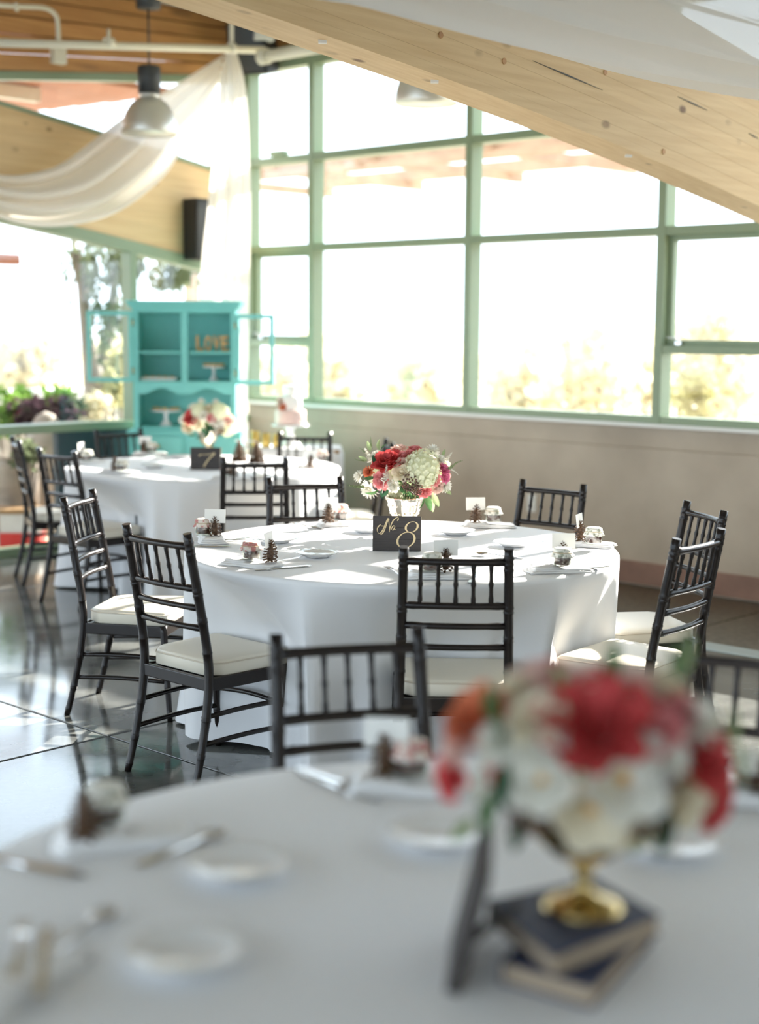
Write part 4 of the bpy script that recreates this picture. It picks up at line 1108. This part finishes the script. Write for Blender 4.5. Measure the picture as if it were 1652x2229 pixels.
it0 = [('peony', 'fl_coral', 1291, 1556, 92), ('peony', 'fl_coral', 1300, 1600, 60), ('rose', 'fl_pink', 1410, 1575, 66), ('open', 'fl_white', 1187, 1699, 66), ('open', 'fl_white', 1355, 1702, 80), ('open', 'fl_cream', 1287, 1771, 74),
       ('rose', 'fl_cream', 1487, 1744, 66), ('peony', 'fl_coral', 1526, 1650, 54), ('rose', 'fl_coral', 1562, 1768, 56), ('peony', 'fl_orange', 1050, 1556, 60), ('rose', 'fl_coral', 985, 1690, 50), ('spike', 'fl_white', 1073, 1680, 80, 1.4),
       ('rose', 'fl_blush', 1173, 1470, 58), ('rose', 'fl_blush', 1355, 1482, 62), ('rose', 'fl_pink', 1200, 1452, 30), ('pom', 'fl_white', 1503, 1572, 50), ('rose', 'fl_cream', 1176, 1560, 60), ('rose', 'fl_white', 1190, 1630, 55), ('pom', 'fl_white', 1100, 1620, 44),
       ('rose', 'fl_pink', 1470, 1540, 46), ('rose', 'fl_blush', 1260, 1480, 44), ('pom', 'fl_white', 1440, 1650, 40), ('rose', 'fl_blush', 1010, 1620, 40), ('rose', 'fl_cream', 1120, 1500, 44), ('rose', 'fl_cream', 1440, 1490, 46), ('berry', 'berry', 1160, 1770, 40), ('berry', 'berry', 1400, 1780, 42), ('berry', 'berry', 1430, 1690, 26),
       ('pom', 'fl_white', 1400, 1640, 38), ('rose', 'fl_cream', 1530, 1560, 34),
       ('leaf', 'leaf_b', 1105, 1600, 110, -1.4), ('leaf', 'leaf_d', 1120, 1690, 110, -1.7), ('leaf', 'leaf_b', 1090, 1740, 110, -1.9), ('leaf', 'leaf_d', 1425, 1770, 130, -1.45), ('leaf', 'leaf_l', 1560, 1610, 110, 1.1), ('leaf', 'leaf_l', 1575, 1640, 120, -1.1), ('leaf', 'leaf_b', 1095, 1560, 90, 1.9),
       ('leaf', 'leaf_b', 1455, 1470, 120, 1.5), ('leaf', 'leaf_l', 1470, 1460, 110, 1.2), ('leaf', 'leaf_b', 1330, 1470, 90, 1.5), ('leaf', 'leaf_l', 1030, 1790, 80, -2.4), ('tendril', 'leaf_b', 1455, 1470, 130, 1.5), ('leaf', 'leaf_d', 1150, 1780, 90, -1.9), ('leaf', 'leaf_l', 1230, 1500, 60, 2)]
arrangement(cc0, (.215, .18, .145), (1285, 1650), mpp0, it0, 'large blurred coral and white bouquet in the foreground', 24, gz+.11, 4)

# ================================================================ turquoise hutch
TQ = MT['turq']
hb = dep(401, 655, 10.6); HM = .00331
hx, hy = hb.x, 10.6
t = thing('hutch', 'turquoise painted hutch with open glass doors in the far corner', 'cabinet', (hx, hy, 0)); HU = t
t.rotation_euler = (0, 0, .02)
def zpx(y): return hb.z-(y-655)*.00329
def hbx(nm, x0, x1, y0, y1, z0, z1, parent=None, mt=None, bev=.003):
    return MB().box(((x0+x1)/2, (y0+y1)/2, (z0+z1)/2), (x1-x0, y1-y0, z1-z0)).build(nm, mt or TQ, parent or t, bev=bev)
WH = .367; ZT = zpx(664)
hbx('side_panel', -WH, -WH+.022, .0, .34, .86, ZT); hbx('side_panel', WH-.022, WH, .0, .34, .86, ZT)
hbx('back_panel', -WH+.022, WH-.022, .325, .34, .86, ZT)
hbx('stile', -WH, -WH+.037, -.018, .0, .88, ZT); hbx('stile', WH-.037, WH, -.018, .0, .88, ZT)
hbx('centre_stile', -.024, .024, -.018, .0, zpx(829), zpx(680))
hbx('top_rail', -WH+.037, WH-.037, -.018, .0, zpx(680), ZT)
hbx('shelf', -WH+.022, WH-.022, .03, .325, zpx(764)-.018, zpx(764))
hbx('shelf', -WH+.022, WH-.022, -.018, .325, zpx(829)-.02, zpx(829))
hbx('top_board', -WH, WH, .0, .34, ZT-.02, ZT)
# scalloped valance
va = zpx(829)-.02; pol = [(-WH+.037, va), (-WH+.037, va-.075)]
for i in range(41):
    x = L(-WH+.037, WH-.037, i/40); f = abs(((x/(WH-.037))+1) % 1-.5)*2   # 0 mid of each half, 1 at ends
    pol.append((x, va-.028-.045*(.5-.5*cos(pi*min(1, f*1.15)))))
pol += [(WH-.037, va)]
pol = [pol[0]]+pol[2:]
MB().prism(pol, -.018, .0, lambda a, b, d: Vector((a, d, b))).build('valance', TQ, t)
# cornice
for i, (ex, z0, z1) in enumerate(((.012, ZT-.03, ZT-.012), (.03, ZT-.012, ZT+.012), (.044, ZT+.012, ZT+.03))):
    hbx('cornice_moulding', -WH-ex, WH+ex, -.018-ex, .34, z0, z1)
# base unit
WB = .405
hbx('counter', -WB-.01, WB+.01, -.06, .36, .865, .885)
hbx('base_body', -WB, WB, -.03, .355, .09, .865)
for s_ in (-1, 1):
    d = hbx('drawer', min(s_*.02, s_*(WB-.03)), max(s_*.02, s_*(WB-.03)), -.048, -.03, .70, .845)
    MB().sphere((0, 0, 0), .016, 12, 8).build('knob', MT['brass'], d).location = (s_*.19, -.064, .775)
    d = hbx('door', min(s_*.02, s_*(WB-.03)), max(s_*.02, s_*(WB-.03)), -.048, -.03, .12, .67)
    MB().sphere((0, 0, 0), .014, 12, 8).build('knob', MT['brass'], d).location = (s_*.06, -.062, .46)
for sx in (-1, 1):
    for sy in (-.0, .30): hbx('foot', sx*(WB-.03)-.03, sx*(WB-.03)+.03, sy-.02, sy+.05, 0, .09)
# open glazed doors
def hdoor(s_, wdt, ang, z0, z1):
    d = bpy.data.objects.new('glass_door', None); COL.objects.link(d); d.parent = t
    d.location = (s_*WH, -.02, 0); d.rotation_euler = (0, 0, ang)
    fr = .030
    def b(nm, x0, x1, zz0, zz1, mt=TQ, th=.011): MB().box((s_*(x0+x1)/2, 0, (zz0+zz1)/2), (x1-x0, th*2, zz1-zz0)).build(nm, mt, d, bev=.002)
    b('door_stile', 0, fr, z0, z1); b('door_stile', wdt-fr, wdt, z0, z1); b('door_rail', fr, wdt-fr, z0, z0+fr); b('door_rail', fr, wdt-fr, z1-fr, z1)
    b('glass', fr-.003, wdt-fr+.003, z0+fr-.003, z1-fr+.003, MT['door_pane'], .002)
    for zz_ in (z0+.08, z1-.08): MB().tube([(0, -.014, zz_-.025), (0, -.014, zz_+.025)], .006, 6).build('hinge', MT['brass'], d)
hdoor(-1, .325, .12, zpx(831), zpx(678)); hdoor(1, .285, -.22, zpx(835), zpx(683))
# things on its shelves
def hw(x, y, z): return HU.matrix_basis @ Vector((x, y, z))
bpy.context.view_layer.update()
def text_mesh(ch, size, ext):
    cu_ = bpy.data.curves.new('txt', 'FONT'); cu_.body = ch; cu_.size = size; cu_.extrude = ext; cu_.offset = .004; cu_.bevel_depth = .001; cu_.resolution_u = 3
    o = bpy.data.objects.new('txt', cu_); COL.objects.link(o); bpy.context.view_layer.update()
    me = bpy.data.meshes.new_from_object(o.evaluated_get(bpy.context.evaluated_depsgraph_get())); bpy.data.objects.remove(o)
    return me
zs_ = zpx(764)+.001
t2 = thing('love_sign', 'wooden cut-out letters spelling LOVE on the hutch shelf', 'letters', hw(.19, .10, zs_))
xx = -.118
for ch in 'LOVE':
    me = text_mesh(ch, .128, .012); me.materials.clear(); me.materials.append(MT['letter_wood'])
    xs_ = [v.co.x for v in me.vertices]; ys_ = [v.co.y for v in me.vertices]; w_ = max(xs_)-min(xs_); sc = .112/(max(ys_)-min(ys_))
    inst('letter_'+ch.lower(), me, t2, Matrix.Translation((xx, 0, 0)) @ Matrix.Rotation(pi/2, 4, 'X') @ Matrix.Diagonal((sc*.62/.62*min(1.0, .053/(w_*sc)), sc, 1, 1)) @ Matrix.Translation((-min(xs_), -min(ys_), 0)))
    xx += .0605
def cake_stand(p, r_, h_, label, pastry=10):
    t = thing('cake_stand', label, 'cake stand', p, 0, 'white dessert stands')
    MB().lathe([(.0001, 0), (r_*.42, 0), (r_*.40, .008), (r_*.16, h_*.35), (r_*.13, h_*.7), (r_*.25, h_*.93), (.0001, h_*.95)], 28).build('pedestal', MT['plate'], t)
    MB().lathe([(.0001, h_*.93), (r_*.95, h_*.95), (r_, h_*.90), (r_*1.02, h_*1.0), (r_*.96, h_+.002), (.0001, h_+.002)], 36).build('platter', MT['plate'], t)
    return t
RANK = ['leftmost', 'second from the left', 'middle', 'second from the right', 'rightmost']
def pastries(p, r_, z, where):
    for i in range(5):
        a = pi+pi*i/4; q = r_*.68
        o = MB().lathe([(.0001, 0), (.020, 0), (.025, .014), (.021, .018), (.0001, .017)], 14, rf=lambda t_, i_: 1+.05*sin(9*t_)).build('tart', MT['crust'], None)
        o.location = (p.x+q*cos(a), p.y+q*sin(a), z); tag(o, 'golden tart, %s on the %s' % (RANK[i], where), 'tart', 'tarts on the '+where)
zb_ = zpx(829)+.001
p = hw(.195, .14, zb_); cake_stand(p, .085, .105, 'white pedestal stand below the LOVE letters in the hutch'); pastries(p, .085, p.z+.109, 'stand below the LOVE letters')
zl_ = .886
hbx('lower_shelf', -WH+.022, WH-.022, .0, .325, .885, zpx(929))
zl_ = zpx(929)+.001
p = hw(-.155, .13, zl_); cake_stand(p, .115, .115, 'wide white pedestal stand in the lower bay of the hutch'); pastries(p, .115, p.z+.119, 'wide stand in the lower hutch')
p = hw(-.20, .13, zb_)
tr = thing('serving_tray', 'cream tray of pastries on the left hutch shelf', 'tray', p)
MB().box((0, 0, .006), (.25, .15, .012)).build('base', MT['cake_white'], tr, bev=.003)
for (cx_, cy_, sx, sy) in ((0, -.074, .25, .006), (0, .074, .25, .006), (-.124, 0, .006, .15), (.124, 0, .006, .15)): MB().box((cx_, cy_, .014), (sx, sy, .02)).build('rim', MT['cake_white'], tr, bev=.002)
for i in range(5):
    o = MB().lathe([(.0001, 0), (.019, 0), (.023, .012), (.013, .022), (.0001, .024)], 12).build('bun', MT['crust'], None)
    o.location = p+Vector((-.095+.047*i, -.02, .0125)); tag(o, 'small round bun, %s on the cream tray' % RANK[i], 'bun', 'buns on the hutch tray')

# ================================================================ dessert table with the cake
dc = dep(648, 970, 10.62); DZ = .775
t = thing('dessert_table', 'white clothed dessert table carrying the tiered cake by the wall', 'table', (dc.x, dc.y, 0))
def dcl(a, b):
    th = 2*pi*a; w_, d_ = .33, .22
    # superellipse
    c_, s_ = cos(th), sin(th); k = (abs(c_)**6+abs(s_)**6)**(-1/6)
    if b < .3: return Vector((w_*c_*k*b/.3, d_*s_*k*b/.3, DZ))
    q = (b-.3)/.7; f = 1+.03*q+.035*q*sin(26*th); return Vector((w_*c_*k*f, d_*s_*k*f*1.05, DZ-(DZ-.01)*q))
MB().grid(dcl, 160, 14, closed=True).build('tablecloth', MT['cloth'], t)
MB().box((0, 0, DZ-.02), (.62, .40, .025)).build('table_top', MT['tan_board'], t)
for sx in (-.27, .27):
    for sy in (-.17, .17): MB().tube([(sx, sy, 0), (sx, sy, DZ-.03)], .015, 6).build('leg', MT['charcoal'], t)
cp = dep(632, 968, 10.62); cp.z = DZ+.002
ck = thing('cake_pedestal', 'tall white pedestal holding the tiered cake', 'cake stand', cp)
MB().lathe([(.0001, 0), (.085, 0), (.08, .01), (.03, .05), (.025, .11), (.05, .145), (.0001, .147)], 28).build('pedestal', MT['plate'], ck)
MB().lathe([(.0001, .145), (.135, .147), (.138, .155), (.0001, .156)], 36).build('platter', MT['plate'], ck)
ck = thing('tiered_cake', 'white and pink three-tier cake with a peach rose', 'cake', cp+Vector((0, 0, .1575)))
MB().lathe([(.0001, 0), (.108, 0), (.110, .004), (.110, .098), (.104, .104), (.0001, .104)], 40).build('tier', MT['cake_pink'], ck)
MB().lathe([(.0001, .105), (.080, .105), (.082, .11), (.082, .198), (.077, .203), (.0001, .203)], 40).build('tier', MT['cake_white'], ck)
MB().lathe([(.0001, .204), (.052, .204), (.054, .208), (.054, .278), (.050, .283), (.0001, .283)], 40).build('tier', MT['cake_white'], ck)
for k_, (x, y, z, r_, m_) in enumerate(((-.072, -.05, .165, .045, 'fl_blush'), (-.05, -.075, .125, .032, 'fl_orange'), (-.085, -.01, .13, .03, 'fl_blush'))):
    inst('rose', bl('rose', m_), ck, Matrix.Translation((x, y, z)) @ Vector((x, y, .02)).to_track_quat('Z', 'Y').to_matrix().to_4x4() @ Matrix.Scale(r_, 4))
for k_ in range(22):
    a = 2*pi*k_/22
    MB().sphere((.112*cos(a), .112*sin(a), .006), .007, 6, 5).build('icing_pearl', MT['cake_white'], ck)
for (x, h_, w_) in ((556, .115, 'leftmost'), (579, .10, 'middle'), (603, .095, 'rightmost')):
    p = dep(x, 968, 10.5); p.z = DZ+.002
    t = thing('candle_jar', 'golden glass candle jar, %s of three beside the cake' % w_, 'candle', p, 0, 'gold candle jars')
    MB().lathe([(.0001, 0), (.028, 0), (.030, .006), (.030, h_), (.028, h_), (.027, .01), (.0001, .01)], 20, rf=lambda t_, i: 1+.03*cos(10*t_)).build('glass', MT['gold_jar'], t)
    MB().lathe([(.0001, .011), (.0255, .011), (.0255, h_*.6), (.0001, h_*.6)], 16).build('wax', MT['cake_white'], t)
    MB().tube([(0, 0, h_*.6), (.001, 0, h_*.6+.012)], .0012, 5).build('wick', MT['black'], t)
p = dep(533, 968, 10.45); p.z = DZ+.002
o = cake_stand(p, .075, .05, 'low white stand on the dessert table behind the pine cones')

# ================================================================ outside
gr = struct('ground')
MB().rb(UL+.14, 70, -30, 60, -.12, -.02).build('patio', MT['ground'], gr)
MB().rb(-40, UL+.14, VW+.24, 60, -.4, -.3).build('garden_soil', MT['ground'], gr)
def leaves(mb, c, rad, n, size, rnd, droop=.0, clumps=12):
    cl_ = []
    for _ in range(clumps):
        a = rnd.uniform(0, 2*pi); q = rnd.random()**.5; z = rnd.uniform(-1, 1)
        k = sqrt(max(.05, 1-z*z))
        cl_.append(Vector((rad[0]*q*k*cos(a), rad[1]*q*k*sin(a), rad[2]*z*.8)))
    for i in range(n):
        b = rnd.choice(cl_); s_ = .42
        p = c+b+Vector((rnd.gauss(0, rad[0]*s_*.6), rnd.gauss(0, rad[1]*s_*.6), rnd.gauss(0, rad[2]*s_*.6)))
        d = Vector((rnd.uniform(-1, 1), rnd.uniform(-1, 1), rnd.uniform(-1, .6)-droop*2)).normalized(); s2 = d.orthogonal().normalized()
        s2 = Matrix.Rotation(rnd.uniform(0, 6), 3, d) @ s2; l_ = size*rnd.uniform(.6, 1.3); w_ = l_*.30
        up_ = d.cross(s2)*l_*.08
        mb.add([p, p+d*l_*.5+s2*w_+up_, p+d*l_, p+d*l_*.5-s2*w_+up_], [(0, 1, 2, 3)])
    return mb
def shrub(x, ytop, Y, wpx, label, mt, n, size, seed, group='pale shrubs beyond the windows', gz=-.3, stems=6):
    rnd = random.Random(seed); top_ = dep(x, ytop, Y); rad = wpx*Y/FPX/2; h_ = top_.z-gz
    t = thing('garden_shrub', label, 'shrub', (top_.x, Y, gz), 0, group)
    mb = leaves(MB(), Vector((0, 0, h_*.62)), (rad*.85, rad*.85, h_*.36), n, size, rnd, 0, 16)
    mb.build('foliage', MT[mt], t, recalc=False)
    for i in range(stems):
        a = rnd.uniform(0, 6); e_ = Vector((cos(a)*rad*.6, sin(a)*rad*.6, h_*rnd.uniform(.7, .95)))
        MB().tube([(0, 0, 0), e_*.45+Vector((0, 0, h_*.1)), e_], [.03, .018, .006], 5).build('stem', MT['bark'], t)
    return t
shrub(1285, 655, 16.5, 215, 'pale golden shrub seen through the large middle window', 'leaf_pale', 1500, .16, 1)
shrub(1400, 720, 17.5, 130, 'low straw-coloured shrub just left of the right mullion', 'leaf_pale', 800, .15, 2)
shrub(1575, 640, 15.5, 230, 'pale golden shrub behind the right-hand casement', 'leaf_pale', 1700, .15, 3)
shrub(1500, 790, 14.5, 120, 'low yellow-green shrub below the casement rail', 'leaf_out', 800, .12, 4)
shrub(1130, 735, 24, 200, 'faint distant shrub at the left of the middle window', 'leaf_pale', 1100, .22, 5)
shrub(930, 755, 22, 230, 'hazy green shrub in the second window', 'leaf_pale', 1300, .2, 6)
shrub(755, 765, 20, 170, 'hazy olive shrub beside the first mullion', 'leaf_pale', 1100, .18, 7)
shrub(610, 760, 18, 130, 'hazy shrub behind the narrow corner window', 'leaf_pale', 800, .16, 8)
shrub(60, 690, 21, 240, 'sunlit straw-coloured shrub through the far-left glass', 'leaf_pale', 1500, .2, 9, gz=-.02)
shrub(330, 700, 19, 200, 'straw-coloured shrub behind the hutch', 'leaf_pale', 1000, .17, 10, gz=-.02)
# distant tree line
for i, (x, y, Y, w_) in enumerate(((700, 745, 48, 260), (960, 735, 52, 300), (1240, 728, 50, 300), (1520, 722, 46, 320), (60, 740, 42, 240), (330, 742, 56, 260))):
    shrub(x, y, Y, w_, ('hazy distant tree on the horizon, number %d from the left' % [0, 0, 0, 0, 0, 0][i]) if False else ['hazy tree line seen past the first mullion', 'hazy tree line in the middle of the second window', 'hazy tree line behind the golden shrub', 'hazy tree line at the right edge', 'hazy tree line at the left edge', 'hazy tree line behind the hutch doors'][i], 'leaf_pale', 900, .5, 30+i, 'hazy trees on the horizon', -1.0, 3)
# garden wall, planting and tree beyond the far-left glass
gw = thing('garden_wall', 'low stone garden wall with a white ledge beyond the far-left glass', 'wall', R(UL+3.3, 6, -.02)); b0 = gw.location
for i in range(8):
    rbl(MB(), b0, UL+3.1, UL+3.4, 1.0+1.2*i, 1.0+1.2*i+1.19, -.02, .90).build('stone_block', MT['stone_pot'], gw, bev=.01)
for i in range(5):
    rbl(MB(), b0, UL+2.98, UL+3.5, 1.0+1.92*i, 1.0+1.92*i+1.915, .90, 1.02).build('ledge', MT['white_ledge'], gw, bev=.01)
def plant(x, y, Y, wpx, hpx, label, mt, n, size, seed, gz=-.02):
    rnd = random.Random(seed); c = dep(x, y, Y); t = thing('border_plant', label, 'plant', (c.x, c.y, gz), 0, 'plants outside the far-left glass')
    leaves(MB(), Vector((0, 0, c.z-gz)), (wpx*Y/FPX/2, .2, hpx*Y/FPX/2), n, size, rnd, 0, 9).build('foliage', MT[mt], t, recalc=False)
    for i in range(4):
        a = rnd.uniform(0, 6); MB().tube([(0, 0, 0), (.05*cos(a), .05*sin(a), (c.z-gz)*.5), (.12*cos(a), .12*sin(a), c.z-gz)], .012, 5).build('stem', MT['bark'], t)
plant(15, 890, 11.9, 80, 80, 'bright green plant at the left edge outside the glass', 'leaf_green', 420, .09, 1)
plant(90, 893, 11.7, 110, 55, 'dark purple succulent mound outside the sill', 'leaf_purple', 700, .08, 2)
plant(128, 862, 12.2, 40, 30, 'yellow-green sprig above the purple plant', 'leaf_green', 160, .08, 3)
plant(42, 862, 12.2, 40, 24, 'small green sprig left of the purple plant', 'leaf_green', 140, .08, 8)
plant(150, 895, 11.9, 55, 50, 'mixed olive plant between the purple mound and the trunk', 'leaf_olive', 300, .08, 4)
plant(205, 885, 12.1, 60, 40, 'pale blooming plant below the left hutch door', 'leaf_pale', 260, .09, 5)
plant(258, 830, 12.6, 50, 150, 'yellow-green climber behind the left hutch door', 'leaf_out', 420, .11, 6)
plant(55, 985, 10.95, 60, 40, 'leafy plant with white blooms below the green sill', 'leaf_olive', 260, .07, 7)
rk = thing('garden_rock', 'rounded pale boulder among the plants outside', 'rock', dep(100, 920, 11.5)); rk.location.z = -.02
MB().sphere((0, 0, .5), .18, 12, 9, (1.1, .9, 2.7)).build('boulder', MT['stone_pot'], rk)
# tree with hanging foliage
tb = dep(215, 905, 13.0); tb.z = -.02
t = thing('garden_tree', 'tree with pale trunk and hanging foliage outside the far-left glass', 'tree', tb)
def tp(x, y, Y=13.0): return dep(x, y, Y)-tb
MB().tube([(0, 0, 0), tp(218, 905), tp(205, 830), tp(190, 740), tp(180, 640), tp(172, 540)], [.17, .15, .10, .06, .05, .03], 10).build('trunk', MT['bark'], t)
MB().tube([tp(212, 880), tp(225, 800, 13.1), tp(240, 700, 13.2), tp(255, 560, 13.3)], [.11, .08, .05, .03], 8).build('branch', MT['bark'], t)
MB().tube([tp(180, 640), tp(160, 560), tp(165, 500)], [.04, .03, .015], 7).build('branch', MT['bark'], t)
rnd = random.Random(77)
mb = MB()
for i in range(95):   # hanging strands
    x = rnd.uniform(132, 432); yt = rnd.uniform(500, 560)+ (20 if x > 300 else 0); ln = rnd.uniform(40, 130)*(1.0 if x < 290 else .7); Y = rnd.uniform(12.6, 13.6)
    for k_ in range(int(ln/8)):
        p = tp(x+rnd.gauss(0, 4), yt+k_*8, Y); d = Vector((rnd.uniform(-.6, .6), rnd.uniform(-.6, .6), -1)).normalized(); s2 = Matrix.Rotation(rnd.uniform(0, 6), 3, d) @ d.orthogonal().normalized()
        l_ = rnd.uniform(.06, .10); mb.add([p, p+d*l_*.5+s2*l_*.2, p+d*l_, p+d*l_*.5-s2*l_*.2], [(0, 1, 2, 3)])
for (x, y, w_, h_) in ((230, 560, .35, .2), (330, 560, .3, .15), (380, 590, .2, .15), (250, 760, .18, .35), (235, 680, .16, .3)):
    leaves(mb, tp(x, y), (w_, .3, h_), 120, .09, rnd, .3, 8)
mb.build('foliage', MT['leaf_olive'], t, recalc=False)
# pots and boxes outside below the sill
def pot(x, y, Y, r_, h_, label, mt):
    p = dep(x, y, Y); p.z = -.02
    t = thing('garden_pot', label, 'pot', p); MB().lathe([(.0001, 0), (r_*.8, 0), (r_, h_*.9), (r_*1.08, h_*.92), (r_*1.08, h_), (r_*.95, h_), (r_*.9, h_*.85), (.0001, h_*.85)], 28).build('body', MT[mt], t)
    MB().lathe([(.0001, h_*.85), (r_*.92, h_*.86), (.0001, h_*.90)], 20).build('soil', MT['bark'], t)
pot(25, 1090, 11.35, .17, .62, 'tall pale stone pot outside below the green sill', 'stone_pot')
pot(66, 1090, 11.15, .07, .60, 'narrow olive pot beside the blue wall panel', 'bark')
bx_ = dep(50, 1180, 10.98)
t = thing('red_crate', 'red and white box on the ground outside at the left edge', 'box', (bx_.x, bx_.y, -.02))
MB().box((0, 0, .055), (.30, .22, .11)).build('red_base', MT['red_box'], t, bev=.005)
MB().box((0, 0, .18), (.29, .21, .14)).build('white_box', MT['box_white'], t, bev=.005)
MB().box((-.06, 0, .27), (.36, .24, .035)).build('lid_board', MT['tan_board'], t, bev=.004)
